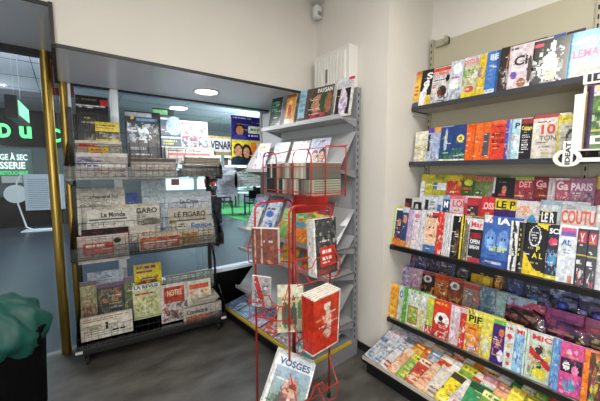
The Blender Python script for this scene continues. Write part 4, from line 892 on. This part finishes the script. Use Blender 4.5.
row(W, 2.15, 1.06, [
 (397, 'black magazine with dark red picture', 'b 201414;e .5 .7 .3 .16 7c2024;n 0 0 1 .5 6 2c1c1c 501c20;e .6 .45 .16 .12 8c4838', None, {'hs': .86}),
 (409, 'white magazine with black portrait', 'b b8b8b8;r .2 .3 .9 .85 18181c;e .5 .5 .2 .15 8c8c8c;e .5 .7 .15 .08 c8c8c8', None, {'hs': .86}),
 (419, 'white magazine with large black initial', 'b c0c4c8;r .0 .95 1 1 a0a4a8;l .5 .4 .9 .85 5 808890;n 0 0 1 .3 6 9ca0a8 d0d4d8', [('1', '24242c', .2, .5, .42, .86)]),
 (434, 'white and blue magazine', 'b b4bcc8;r .1 .4 .6 .75 4460a0;n 0 0 1 .6 9 3c5c9c d0d4dc 283c6c', None),
 (440, 'dark blue magazine with white initial', 'b 283c68;n 0 .0 1 .6 9 405c8c 6c88b0 202c4c;r 0 .88 1 1 8c9cb8', [('M', 'e0e4ec', .15, .66, .7, .84)]),
 (447, 'pale pink magazine with red rings', 'b ccb4b8;e .45 .42 .2 .2 8c5450;e .45 .5 .14 .1 c89888;r 0 .9 1 1 c86470;n 0 0 1 .25 5 d8d0d0 b8847c', [('LOI', 'b84858', .2, .7, .95, .88)]),
 (461, 'crimson magazine with dark portrait', 'b a83038;r .25 .15 .85 .8 3c2c30;e .55 .45 .2 .18 a8746c;r 0 .85 .2 1 c8a0a4;n 0 0 1 .2 5 c8b0b0 6c2428', None),
 (477, 'red magazine with smiling face', 'b b42c34;e .5 .35 .3 .28 c08470;n 0 .0 1 .15 5 28283c 503c58;e .5 .3 .08 .04 f0e4dc', [('OSS', 'e8a8a8', .2, .7, .9, .86)]),
 (491, 'purple magazine with black and yellow title box', 'b 33205c;r .1 .0 1 .5 4c2c88;r 0 .72 1 .97 c8b428;n 0 0 1 .4 6 5c3ca0 281848', [('LE P', '1a1a10', .08, .76, .94, .93)]),
 (512, 'white magazine with orange and blue logo', 'b c4bcb8;e .68 .5 .18 .2 3880a8;e .68 .42 .1 .12 58a050;r .1 .1 .35 .5 8c3c40;n .1 0 .9 .3 8 b0a8a8 d8a078', [('HOBO', 'd07c38', .06, .72, .56, .88)]),
 (536, 'grey-white magazine with black title box', 'b b4b8bc;r 0 .5 .8 .78 1c1c20;n 0 0 1 .4 10 90949c c8ccd0 707880;r 0 .9 1 1 8ca4b0', [('LE R', 'd8dcdc', .1, .54, .7, .74)]),
 (557, 'wide magazine with orange-red capitals over a crowd', 'b c4bcb8;n 0 .0 1 .5 22 8c7870 c8c0bc 5c5458 a08c80;r 0 .9 1 1 a8acb0', [('COUTU', 'c84c2c', .02, .6, .98, .88)], {'w': .22}),
 (592, 'white magazine with small print', 'b c0c0bc;l .1 .1 .9 .9 8 8c8c8c', None),
], 645, .27, R3m, 'magazines in the middle row of the third wall shelf', lean=9, yaw=5, **K)
R3f = 'front row of third shelf'
row(W, 2.008, .93, [
 (389, 'lime green magazine', 'b a8bc48;r 0 0 .5 .5 c0cc70', None),
 (392, 'magazine with suited man, orange foot', 'b 28304c;r 0 .94 1 1 d8dcdc;r 0 0 .1 1 d8dcdc;r 0 0 1 .2 d07030;e .6 .62 .25 .1 b87c60;n .2 .1 .9 .5 8 1c2438 34405c a8483c', None),
 (399, 'dark blue magazine with orange portrait', 'b 384870;e .5 .7 .3 .1 c8846c;r 0 .88 1 1 c0c4cc;r 0 0 1 .16 cc8038;n 0 .2 1 .6 6 283050 5068a0', None),
 (405, 'lilac magazine', 'b b4a0c0;r .3 .0 1 .2 d8a868;n 0 .1 1 .9 9 c8b4cc 8c98c4 d88c98', None),
 (410, 'white and pink magazine', 'b ccc4cc;n 0 0 1 .7 9 d8b4b8 b8bccc e4dce0;e .5 .85 .4 .06 c87484', None),
 (417, 'pearl white magazine', 'b ccc8cc;n 0 0 1 .8 9 d8d4dc b8b4c0 c8a8a4', None),
 (422, 'cream magazine with large face and red spot', 'b d8c4a8;e .5 .55 .42 .3 dcb494;e .4 .62 .06 .03 4c3028;e .7 .62 .06 .03 4c3028;e .55 .42 .14 .03 a84840;r .5 .88 1 1 b83438;r 0 0 1 .18 3c689c', [('Nous', '28242c', .1, .86, .9, .95)]),
 (434, 'red and white magazine', 'b c83830;n 0 0 1 1 14 e0d4d0 b82820 e8e0dc d05040', None),
 (441, 'white spined magazine', 'b c4c4c4;r .4 .1 .6 .9 9c9ca0', None, {'w': .14}),
 (445, 'second white spined magazine', 'b d0d0d0;r .6 0 .7 1 58585c', None, {'w': .14}),
 (448, 'black magazine with brown silhouette', 'b 16161a;e .6 .35 .3 .3 5c4438;n .3 .1 .9 .5 6 3c2c28 8c7058 1c1c20;r 0 0 .1 1 d4d4d4;r 0 .96 1 1 d4d4d4', [('J', 'd8d0b0', .6, .82, .78, .93)]),
 (458, 'yellow spined magazine', 'b d4bc28;r .5 0 1 1 2c2c28', None, {'w': .16}),
 (461, 'grey magazine with white initial', 'b 6c6860;n 0 0 1 .8 8 4c4844 8c8478 c0b468;r .0 .9 1 1 bcb8b4', [('V', 'e8e4dc', .2, .8, .9, .94)]),
 (466, 'black magazine with red title on white', 'b 1e2026;r 0 .74 1 1 ccc8c8;r .15 .55 .9 .68 8c2028;l .2 .3 .8 .36 1 c8c8c8;r 0 0 1 .1 a83848;r 0 0 .06 1 c8c8c8', [('Mar', 'c83848', .12, .8, .95, .93), ('OPEN', 'd8d8dc', .15, .42, .85, .52), ('DREAM', 'c8c8cc', .15, .3, .85, .39)], {'hs': .97}),
 (479, 'blue magazine with two faces and white capitals', 'b 3c60a4;r 0 .84 .3 1 d4d8dc;e .28 .52 .2 .2 6890c8;e .72 .52 .2 .2 6488c4;e .28 .45 .1 .1 8cb0dc;e .72 .45 .1 .1 88acd8;e .22 .55 .04 .015 1c2c5c;e .34 .55 .04 .015 1c2c5c;e .66 .55 .04 .015 1c2c5c;e .78 .55 .04 .015 1c2c5c;r 0 0 1 .14 28488c;l .3 .3 .9 .4 2 a8b888;l .2 .04 .8 .12 1 9ca8c0;d .18 .86 .28 .97 .02 c83040', [('IA', 'f0f0f4', .48, .84, .9, .97)], {'w': .2, 'hs': 1.03}),
 (507, 'white magazine with black brush lettering', 'b d0d0d0;d .4 .1 .6 .4 .12 28282c;d .5 .5 .4 .75 .12 28282c;e .6 .8 .2 .06 3c3c40;d .6 .85 .3 .95 .07 2c2c30;n 0 .3 1 .45 5 4c4c50 e0e0e0', None),
 (515, 'black spined magazine', 'b 141416;r .6 0 1 1 3c3c40;l .1 .3 .5 .9 6 b8a838', None),
 (521, 'black magazine with white shield and yellow corner', 'b 141518;d .0 .0 .9 -.1 .18 d4b828;d .0 .3 .5 .0 .12 d4b828;d .55 1.04 1 .95 .08 d4b828;e .45 .74 .27 .2 c8c8cc;e .45 .75 .22 .17 1a1b20;l .3 .64 .6 .84 4 b8b8bc', [('P', 'd8c038', .56, .46, .72, .56), ('A L', 'd8c038', .4, .33, .85, .43)], {'w': .2, 'hs': 1.03}),
 (543, 'dark science magazine with pink and cyan spots', 'b 202838;e .5 .7 .35 .08 c83c5c;e .5 .35 .4 .1 3c8cb8;n 0 .1 1 .55 9 58a0b8 d8a0b4 283c5c;r 0 .84 1 1 1c1c24;r 0 0 1 .08 c8c038', [('SCI', 'e0e4e8', .1, .85, .95, .95)], {'hs': .96}),
 (555, 'white magazine with violet strip and blue capitals', 'b ccd0d4;r .1 .88 .9 .96 b8507c;r .1 .8 .9 .87 6c58a4;l .25 .5 .8 .58 2 8c9cb8;e .4 .36 .3 .04 b8c4e0;e .75 .06 .14 .08 c07868;n .2 .02 .6 .2 5 d8dce0 b4bccc', [('AL', '2c5c9c', .16, .64, .7, .74)], {'hs': 1.02}),
 (573, 'black magazine with red V badge', 'b 26262c;r .1 .76 .8 .96 b02838;n .1 .0 .9 .3 7 b83c48 d0d0d0 3c4450;r .0 .52 1 .56 a8a038;r .1 .38 .5 .46 c8c8c8', [('V', 'e4c4c8', .25, .8, .65, .92)]),
 (583, 'second black magazine with red V badge', 'b 2a2a30;r .1 .76 .8 .96 b83040;n .1 .0 .9 .3 7 b83c48 d0d0d0 3c5450;r .0 .52 1 .56 a8a038;r .1 .38 .5 .46 c8c8c8', [('V', 'e4c4c8', .25, .8, .65, .92)]),
 (594, 'white magazine with grey circles', 'b c4c4c8;e .5 .5 .3 .1 8c8c90;e .5 .2 .3 .08 787c84', None, {'hs': 1.08}),
], 650, .29, R3f, 'magazines in the front row of the third wall shelf', lean=9, yaw=5, **K)
R4b = 'rear row of fourth shelf'
def child_row(d, z, items, end, h, place, grp, **k): row(W, d, z, items, end, h, place, grp, **{**dict(lean=10, yaw=5), **K, **k})
child_row(2.25, .585, [
 (398, 'violet comic', 'b 54406c;n 0 0 1 1 16 8c78b8 3c2c4c b0a0c8 a85c58', None),
 (412, 'dusky blue comic', 'b 3c4460;n 0 0 1 1 16 7c6ca0 28283c a8a4b8 5c5c88', None),
 (424, 'dark plum comic', 'b 44303c;n 0 0 1 1 16 6c5868 241c28 8c8090 5c6c8c', None),
 (437, 'grey-violet puzzle magazine', 'b 4c4858;n 0 0 1 1 16 8884a8 2c2830 58607c', None),
 (452, 'black magazine with grey oval', 'b 1c1e24;e .5 .6 .35 .2 5c5c64;e .5 .6 .2 .1 30343c;n 0 0 1 .3 6 6c6c78 2c2c30', None),
 (467, 'black and yellow comic', 'b 1c1a1c;r .05 .3 1 .72 c89c1c;e .7 .6 .15 .14 d8b838;n .1 .3 .9 .5 8 28241c e0b82c 5c4414;l .1 .34 .7 .42 1 1c1810', None),
 (490, 'brown comic with amber ball', 'b 38281c;e .4 .6 .25 .2 c8862c;n 0 0 1 1 10 5c3c20 342c48 8c6030', None),
 (504, 'blue comic', 'b 2c3c6c;n 0 0 1 1 14 4c78b0 7c4c78 202848 8cb0cc', None),
 (522, 'dark blue comic', 'b 283458;n 0 0 1 1 14 46689c 6c5878 1c2444 3c8898', None),
], 540, .27, R4b, 'children’s magazines at the rear of the fourth wall shelf')
child_row(2.145, .463, [
 (396, 'lilac and grey comic', 'b a090b0;n 0 0 1 1 18 d0c0d8 6c5c88 b87c7c e0d8e4', None),
 (408, 'pink-white comic', 'b b898a8;n 0 0 1 1 18 dcc8d0 8c6078 a05c60 d8d0d4', None),
 (419, 'black comic with red and white discs', 'b 2c2424;e .4 .8 .3 .1 d4c8c0;e .4 .8 .14 .05 3c4c58;n 0 .0 1 .6 12 b86c30 7c5c44 c8a050;r 0 .92 1 .97 b84838', None),
 (432, 'orange comic with red stripe', 'b b86430;r 0 .84 1 .94 b83828;n 0 0 1 .8 16 d89838 7c4030 3c2c2c c8c0b8', None),
 (445, 'brown comic with red and white discs', 'b 6c3c28;e .4 .8 .3 .1 d8d0c8;e .4 .8 .14 .05 3c5868;r 0 .92 1 .98 b84030;n 0 0 1 .65 14 b88848 8c4838', None),
 (460, 'grey comic with red stripe', 'b 8c7870;r 0 .86 1 .94 b03c34;n 0 0 1 .8 16 c8bcb0 68747c a0584c', None),
 (476, 'steel blue comic', 'b 547088;n 0 0 1 1 16 8ca8b8 3c5060 a8b8a0 6c8060', None),
 (492, 'pale turquoise comic', 'b 8ca8ac;n 0 0 1 1 16 c8d4d0 5c8488 b8a088 708c68', None),
], 512, .27, 'middle row of fourth shelf', 'children’s magazines in the middle of the fourth wall shelf')
# toy packs hanging at the near end of the fourth shelf: card with a bulging clear bubble and a toy inside
def toypack(px, d, z, w, h, spec, toy, label, lean=12):
    a = along(W, px, d, z, -.2, 1.75)
    nm = 'toy_pack'
    magazine(W, a, d, z, w, h, spec, None, label, 'toy packs on the fourth wall shelf', nm, 'toy pack', lean=lean, yaw=4, t=.003, nx=26, ny=22)
    card = [o for o in COL.objects if o.get('label') == label][0]
    b = MB(); n1, n2 = 14, 10; g = []
    rn = random.Random(int(px))
    for j in range(n2+1):
        for i in range(n1+1):
            u, v = i/n1, j/n2; q = (math.sin(PI*u)*math.sin(PI*v))**.5
            g.append((w*(.04+.92*u), -.0015-.028*q*(1+.35*math.sin(9*u+3*v+rn.random())), h*(.06+.72*v)))
    b.add(g, [(j*(n1+1)+i, j*(n1+1)+i+1, (j+1)*(n1+1)+i+1, (j+1)*(n1+1)+i) for j in range(n2) for i in range(n1)])
    b.build('clear_bubble', 'film', card, smooth=True)
    for (kind, x, y, s, c) in toy:
        tb = MB()
        if kind == 'ball': tb.lathe([(s*math.sin(PI*k/8)+.0005, -s*math.cos(PI*k/8)) for k in range(9)], 12, (w*x, -s-.001, h*y))
        elif kind == 'bar': tb.tube([(w*x, -.009, h*y), (w*(x+s), -.009, h*(y-s*.55)), (w*(x+s*1.15), -.009, h*(y-s*.9))], .006, 8)
        elif kind == 'ring': tb.tube([(w*x+s*math.cos(2*PI*k/16), -.008, h*y+s*math.sin(2*PI*k/16)) for k in range(16)], .005, 6, closed=True)
        tb.build({'ball': 'toy_ball', 'bar': 'toy_stick', 'ring': 'toy_ring'}[kind], mat('toy_'+c, c, .3), card, smooth=True)
toypack(502, 2.13, .465, .28, .25, 'b 4c2428;r 0 .84 1 1 a83c5c;n 0 .0 1 .8 26 301418 782c34 241418 8c4448 c08870;n 0 .84 1 1 6 8cb0c8 c8506c', [('bar', .1, .75, .5, '2c1014'), ('bar', .25, .5, .5, '7c1c24'), ('bar', .5, .85, .35, '1a1418'), ('bar', .45, .5, .3, '54242c')], 'dark red toy pack with black toy sticks in the middle of the fourth shelf')
toypack(541, 2.12, .465, .26, .26, 'b 5c1c58;r 0 .86 1 1 8c2c6c;n 0 0 1 .85 22 7c2c78 3c1448 a83c6c 94305c;e .3 .55 .14 .08 c8508c;r .5 .35 .95 .6 1c1430;l .54 .38 .92 .58 2 d8a83c', [('ring', .25, .35, .02, 'b03c78'), ('ball', .6, .25, .014, 'c8587c')], 'purple and pink toy pack right of the dark red one')
toypack(579, 2.12, .465, .24, .26, 'b 6c1c3c;r 0 .86 1 1 8c2c5c;n 0 0 1 .85 22 7c2448 3c1438 b8446c a83030;r .1 .4 .9 .62 2c1830;l .14 .44 .86 .6 2 d8b04c', [('ball', .4, .3, .015, 'c8405c'), ('ring', .7, .3, .02, '8c3ca0')], 'crimson toy pack nearest the photo’s right edge')
toypack(520, 2.24, .585, .2, .25, 'b 343c58;r 0 .8 1 1 283048;n 0 0 1 .8 20 5c7ca8 8c94b0 a0a8b8 3c4870', [('ball', .3, .5, .02, '4c6cb0'), ('ball', .65, .45, .02, '7c58a0')], 'blue toy pack with balls at the rear of the fourth shelf')
toypack(546, 2.24, .585, .22, .25, 'b 2c3054;n 0 0 1 1 24 54609c 8890b8 3c3c78 a8b0c8', [('ball', .3, .55, .024, '3c4ca0'), ('ball', .7, .5, .02, '8c84b4'), ('ring', .5, .3, .024, '5c54a8')], 'navy toy pack with round toys behind the purple pack')
toypack(574, 2.24, .585, .22, .25, 'b 302c50;n 0 0 1 1 24 5c58a0 8c88b0 3c3478 7c3c68', [('ball', .4, .5, .026, '5450a0'), ('ball', .75, .6, .02, '7c3c78')], 'dark violet toy pack behind the crimson pack')
R4f = 'front row of fourth shelf'
child_row(1.998, .346, [
 (386, 'orange comic with yellow figure', 'b d88828;r 0 .9 1 1 e0b048;n 0 .3 1 .85 10 e0b830 c8602c e8c860;e .5 .3 .35 .15 d8a038;n 0 0 1 .3 6 d8c84c c86c38', None),
 (396, 'comic with blue rings on white', 'b b8c8c0;e .5 .75 .3 .1 3060a0;e .5 .75 .15 .05 e0e4e4;n 0 0 1 .6 8 d88c38 88b058', None),
 (401, 'green spined comic', 'b 58a040;n 0 .5 1 1 5 a0c878 d8e0d0', None),
 (405, 'green lettered comic with brown frame', 'b c8d4c0;n 0 .62 1 1 9 58a048 e8ece4 3c68a8;r .1 .05 .9 .55 b8743c;r .2 .1 .8 .5 8cac48;n .2 .1 .8 .5 6 d8c48c 6c8838', None),
 (417, 'white and green comic with violet edge', 'b ccd0c4;n 0 .6 1 1 8 70a858 b0a0c8 e8e8e4;r .1 .0 .3 .55 e0c830;n .3 0 1 .55 7 a8b048 c87444 84a040', None),
 (424, 'lime comic with red foot', 'b a8bc50;r 0 .82 1 .95 dcd040;n .1 .25 .9 .8 9 c8d870 7c9838 d0b088;r 0 .0 1 .22 b84038;n .1 .0 .9 .2 4 e0d0c0', None),
 (431, 'bright red comic with yellow title', 'b d03c28;e .5 .48 .4 .2 e8e4dc;e .42 .52 .12 .07 18181a;e .5 .34 .25 .1 b82c28;n .0 .0 1 .25 10 e8dcd0 b83028 3c3c44;l .1 .84 .9 .94 1 e0b830', None),
 (448, 'pale pink and aqua comic', 'b ccb4bc;n 0 0 1 .8 16 a8d0d0 e0e0e0 d88ca0 b86c78;r 0 .86 1 1 d8c8d0', None),
 (457, 'red and white comic', 'b c83838;n 0 0 1 .8 12 e8e0dc b02830 e0b448;r 0 .88 1 1 d0b0b8', None),
 (463, 'yellow magazine with black leaning capitals', 'b d8cc44;r 0 .0 1 .66 d88838;n .0 .0 1 .4 12 4c90c0 d8d4c8 b84830 e0b840;r .0 .5 1 .6 d8a030;l .1 .52 .9 .58 1 c83820;n .1 .88 .9 1 4 e8e4d0 28241c', [('PIF', '1a1810', .15, .7, .95, .86)], {'hs': 1.06}),
 (478, 'yellow and white comic', 'b d4cc58;n 0 0 1 .6 12 d8d4c8 70a8b8 c88c50;e .5 .3 .3 .15 d8d0b8', None, {'hs': 1.02}),
 (489, 'violet comic with orange figure', 'b 3c2470;e .65 .72 .2 .09 d87838;n .1 .2 .9 .6 10 c84c38 5c3c98 e09050;e .75 .2 .25 .12 d8d4d8;r 0 .9 1 1 74b048', None),
 (502, 'white comic with column of red pictures', 'b ccd0d0;e .5 .72 .25 .06 c83c38;e .5 .5 .2 .05 d8a038;e .5 .3 .22 .05 b83038;e .5 .12 .2 .04 c86030;l .2 .84 .8 .94 1 c84438', None),
 (511, 'light blue comic with red capitals', 'b 88b4d4;r 0 .82 1 1 d0d4d8;n 0 0 1 .78 12 d0dce4 4880b8 a8c8e0 3c5c98', [('MI', 'c8342c', .15, .83, .9, .93)]),
 (521, 'white spined comic', 'b d0d4d0;r .4 0 .6 1 5ca068', None, {'w': .15}),
 (525, 'comic with red capitals, green picture', 'b c8ccc4;r .05 .0 .98 .78 b4bca8;n .05 .05 .95 .76 24 b83834 4c8c50 e0dcd0 2c3434 d8b848 7cac68;d .1 .6 .9 .35 .07 b82c2c;e .45 .65 .16 .09 3c2c2c;e .55 .18 .3 .1 d8c83c', [('MIC', 'c8302c', .12, .84, .95, .95)]),
 (548, 'blue comic with pale swirls', 'b 5c90c4;n 0 0 1 1 14 8cb4dc 3c6cac b4cce4 c8a0b8', None),
 (557, 'hot pink magazine with hearts and dark band', 'b d04c88;e .4 .82 .12 .05 e8a8c4;e .7 .85 .1 .04 e8a8c4;r .05 .42 1 .7 1c1824;e .3 .55 .15 .09 e4e0e0;e .7 .5 .15 .09 d87ca0;n .1 .6 1 .7 4 3c2c44 c84878;e .5 .2 .3 .13 3c9cb4;n .0 .0 1 .36 10 e08cb0 7c3c98 c84880', None, {'w': .16}),
 (579, 'orange strip comic', 'b e07828;n 0 0 1 1 5 e89040 d86820', None),
 (586, 'multicoloured comic', 'b 5c3828;n 0 0 1 1 22 c86830 3c8858 d8b848 8c3c60 d89048', None),
 (604, 'green and orange comic', 'b 588448;n 0 0 1 1 16 d88838 e0c850 3c6030', None),
], 640, .265, R4f, 'children’s magazines in the front row of the fourth wall shelf', lean=9)
# wavy yellow tag above the yellow magazine
# base tray: magazines lying in four rows, overlapping like tiles
rn = random.Random(77)
kinds = [  # (near the pillar) ... (near the camera)
 [('white and lilac', 'c8c4cc a8a0c0 7c88a8 b87c80'), ('grey and blue', 'b4b8bc 6c84a8 d4d4d4 5c6470'), ('pale pink', 'd0b4b4 c87c78 d8d0cc 8c8088'), ('white and red', 'd0ccc8 b84c44 8c98a8 e0dcd4')],
 [('orange', 'd07830 e0a850 b84c2c e0c8a8'), ('red and cream', 'c04838 d8b890 a03028 e0d0b8'), ('yellow and orange', 'd8ac38 d07830 e4cc68 b85838'), ('peach', 'd8a078 e0bca0 b86850 c8c0b8')],
 [('green and yellow', '7ca048 d8c840 4c7c38 e0dc98'), ('red and yellow', 'c84438 e0c040 a83028 e4dcc8'), ('white and pink', 'd4ccc8 c87c88 b8b0ac e4e0dc'), ('white and brown', 'ccc4b8 98785c d8c858 b0a898')],
 [('bright yellow', 'dcc830 e4d860 c8a028 3c3828'), ('yellow and black', 'd4c030 1c1c1c e0d458 8c8028'), ('emerald', '3c8c58 58a878 d8d048 1c4c34'), ('white and yellow', 'd4d0c0 d8c440 a8a498 4c4c48')]]
for r_ in range(6):
    for k in range(20):
        a = .02+.068*k+(.03 if r_ % 2 else 0); g = min(3, max(0, int(k/4)+rn.choice((0, 0, -1, 1)))); nm, cs = kinds[g][(k+r_*3+rn.randint(0, 1)) % 4]; c = cs.split()
        if r_ >= 4 and k < 1: continue
        sp = 'b %s;n 0 .0 1 .72 %d %s;r 0 .78 1 .97 %s;l .06 .8 .94 .94 1 %s;l .1 .05 .9 .3 2 %s' % (c[0], rn.randint(6, 16), cs, rn.choice(c), c[3 if rn.random() < .5 else 2], c[1])
        magazine(W, a, 1.70+.1*r_, .141+.024*r_, (.15+rn.choice((0, .02, .03))), .23+rn.choice((0, .01, .02)), sp, None,
                 '%s magazine in base tray, %s row from front, %s from pillar' % (nm, ORD[r_], ORD[k]), 'magazines lying in the base tray of the wall shelving',
                 lean=72, yaw=6, shin=6, roll=rn.uniform(2, 13), t=.003, nx=26, ny=30)

# hanging white holder with lettering, clipped to the second shelf
p = along(W, 571, 2.03, 1.62, -.2, 1.75)+.028
HO = Frame(2.03, 1.47-p, -82)
t = thing('magazine_holder', 'white display holder lettered in black, clipped to the second wall shelf', 'magazine holder', (2.03, 1.47-p, 0), R(-82))
MB().box(-.03, .03, 1.60, .010, .06, 1.88).build('side_panel', 'plasticw', t)
MB().box(.0, .052, 1.60, .25, .058, 1.94).build('back_plate', 'plasticw', t)
MB().box(.0, .0, 1.60, .25, .058, 1.606).build('bottom_ledge', 'plasticw', t)
MB().box(.012, .045, 1.89, .25, .05, 1.935).build('header_strip', mat('maroon_header', '4c1418', .5), t)
b = MB().box(-.005, .04, 1.925, .25, .046, 1.985); hd = b.build('header_card', 'plasticw', t)
tm = MB(); textmb(tm, 'IDEAT', .01, 1.935, .24, 1.972, .0385, bold=.04); tm.build('header_lettering', ink('141414'), t)
# ring foot with its own lettering strip
rp = along(W, 567, 2.03, 1.55, -.2, 1.75)-p
b = MB(); ro, ri = .056, .036; n = 36; vs = []
for k in range(n):
    an = 2*PI*k/n
    for r0, y in ((ro, -.004), (ro, .004), (ri, .004), (ri, -.004)): vs.append((rp+r0*math.cos(an), y, 1.565+r0*.8*math.sin(an)))
b.add(vs, [(4*k+q, 4*((k+1) % n)+q, 4*((k+1) % n)+(q+1) % 4, 4*k+(q+1) % 4) for k in range(n) for q in range(4)]); b.build('ring_foot', 'plasticw', t, smooth=False)
MB().box(rp-.018, -.008, 1.525, rp+.022, -.004, 1.65).build('lettering_strip', 'plasticw', t)
tm = MB(); textmb(tm, 'IDEAT', rp-.008, 1.532, rp+.012, 1.643, -.009, bold=.04, vert=True); tm.build('strip_lettering', ink('141414'), t)
MB().box(rp+.04, -.004, 1.545, .24, .006, 1.565).box(.22, -.004, 1.545, .235, .01, 1.61).build('clip_arm', 'plasticw', t)
for k in range(3):
    magazine(HO, .012+.005*k, .032-.012*k, 1.61, .21, .30, 'b 4c6c38;r 0 .84 1 1 c8c0c4;n 0 .84 1 1 5 d870a0 e0d048;n .1 .2 .95 .8 26 6c9848 3c5c2c a8c06c c8c8a8 2c4424;r .1 .06 .9 .2 d8d8c8;l .15 .08 .85 .18 1 50583c;r 0 0 .08 1 3c2848' if k == 2 else ('b 2c1c3c;n 0 0 1 1 12 c87038 4c2c5c 1c1828' if k == 1 else 'b d0a838'),
             [('R', 'e8ece0', .3, .7, .75, .84)] if k == 2 else None, ['yellow magazine at the back of the white holder', 'dark violet magazine in the middle of the white holder', 'garden magazine at the front of the white holder'][k], 'magazines in the white holder', lean=3, yaw=0, t=.006, nx=24, ny=30)

# ============================================================ GREEN BAG ON A DARK BIN at the left
t = thing('black_bin', 'black bin standing on the doormat at the left edge', 'bin', (-.37, 2.47, .012))
MB().lathe([(.16, 0), (.2, .02), (.22, .5), (.23, .52), (.23, .55), (.21, .55)], 28).build('bin_body', 'bin', t, smooth=False)
MB().tube([(.23*math.cos(2*PI*k/28), .23*math.sin(2*PI*k/28), .545) for k in range(28)], .012, 6, closed=True).build('bin_rim', 'bin', t)
rn = random.Random(5); b = MB(); n1, n2 = 60, 30; vs = []
for j in range(n2+1):
    v = j/n2
    for i in range(n1):
        an = 2*PI*i/n1
        fold = 1+.07*math.sin(7*an+5*v)+.04*math.sin(13*an-9*v)+.025*math.sin(23*an+3*v)
        if v < .25: rr, z = .30+.16*v, .46-.35*v*0-.30*(.25-v)*1.2
        else:
            w_ = (v-.25)/.75; rr = (.34*math.cos(w_*PI/2)**.7+.004); z = .46+.19*math.sin(w_*PI/2)
        tilt = .07*math.cos(an-2.6)
        vs.append((rr*fold*math.cos(an), rr*fold*math.sin(an), z+tilt*(rr/.34)+.012*math.sin(9*an+7*v)))
b.add(vs, [(j*n1+i, j*n1+(i+1) % n1, (j+1)*n1+(i+1) % n1, (j+1)*n1+i) for j in range(n2) for i in range(n1)])
o = b.build('plastic_bag', 'teal', smooth=True); o.location = (-.40, 2.46, .17); o.scale = (.78, .78, .9)
tag(o, 'crumpled teal plastic bag draped over the black bin', 'bag')

# ------------------------------------------------------------ world and exposure
w = bpy.data.worlds.new('world'); w.use_nodes = True; SC.world = w
w.node_tree.nodes['Background'].inputs[0].default_value = (.75, .82, .95, 1); w.node_tree.nodes['Background'].inputs[1].default_value = .25
vs_ = SC.view_settings; vs_.view_transform = 'Standard'; vs_.look = 'None'; vs_.gamma = 1; vs_.use_curve_mapping = False; vs_.exposure = 0.28
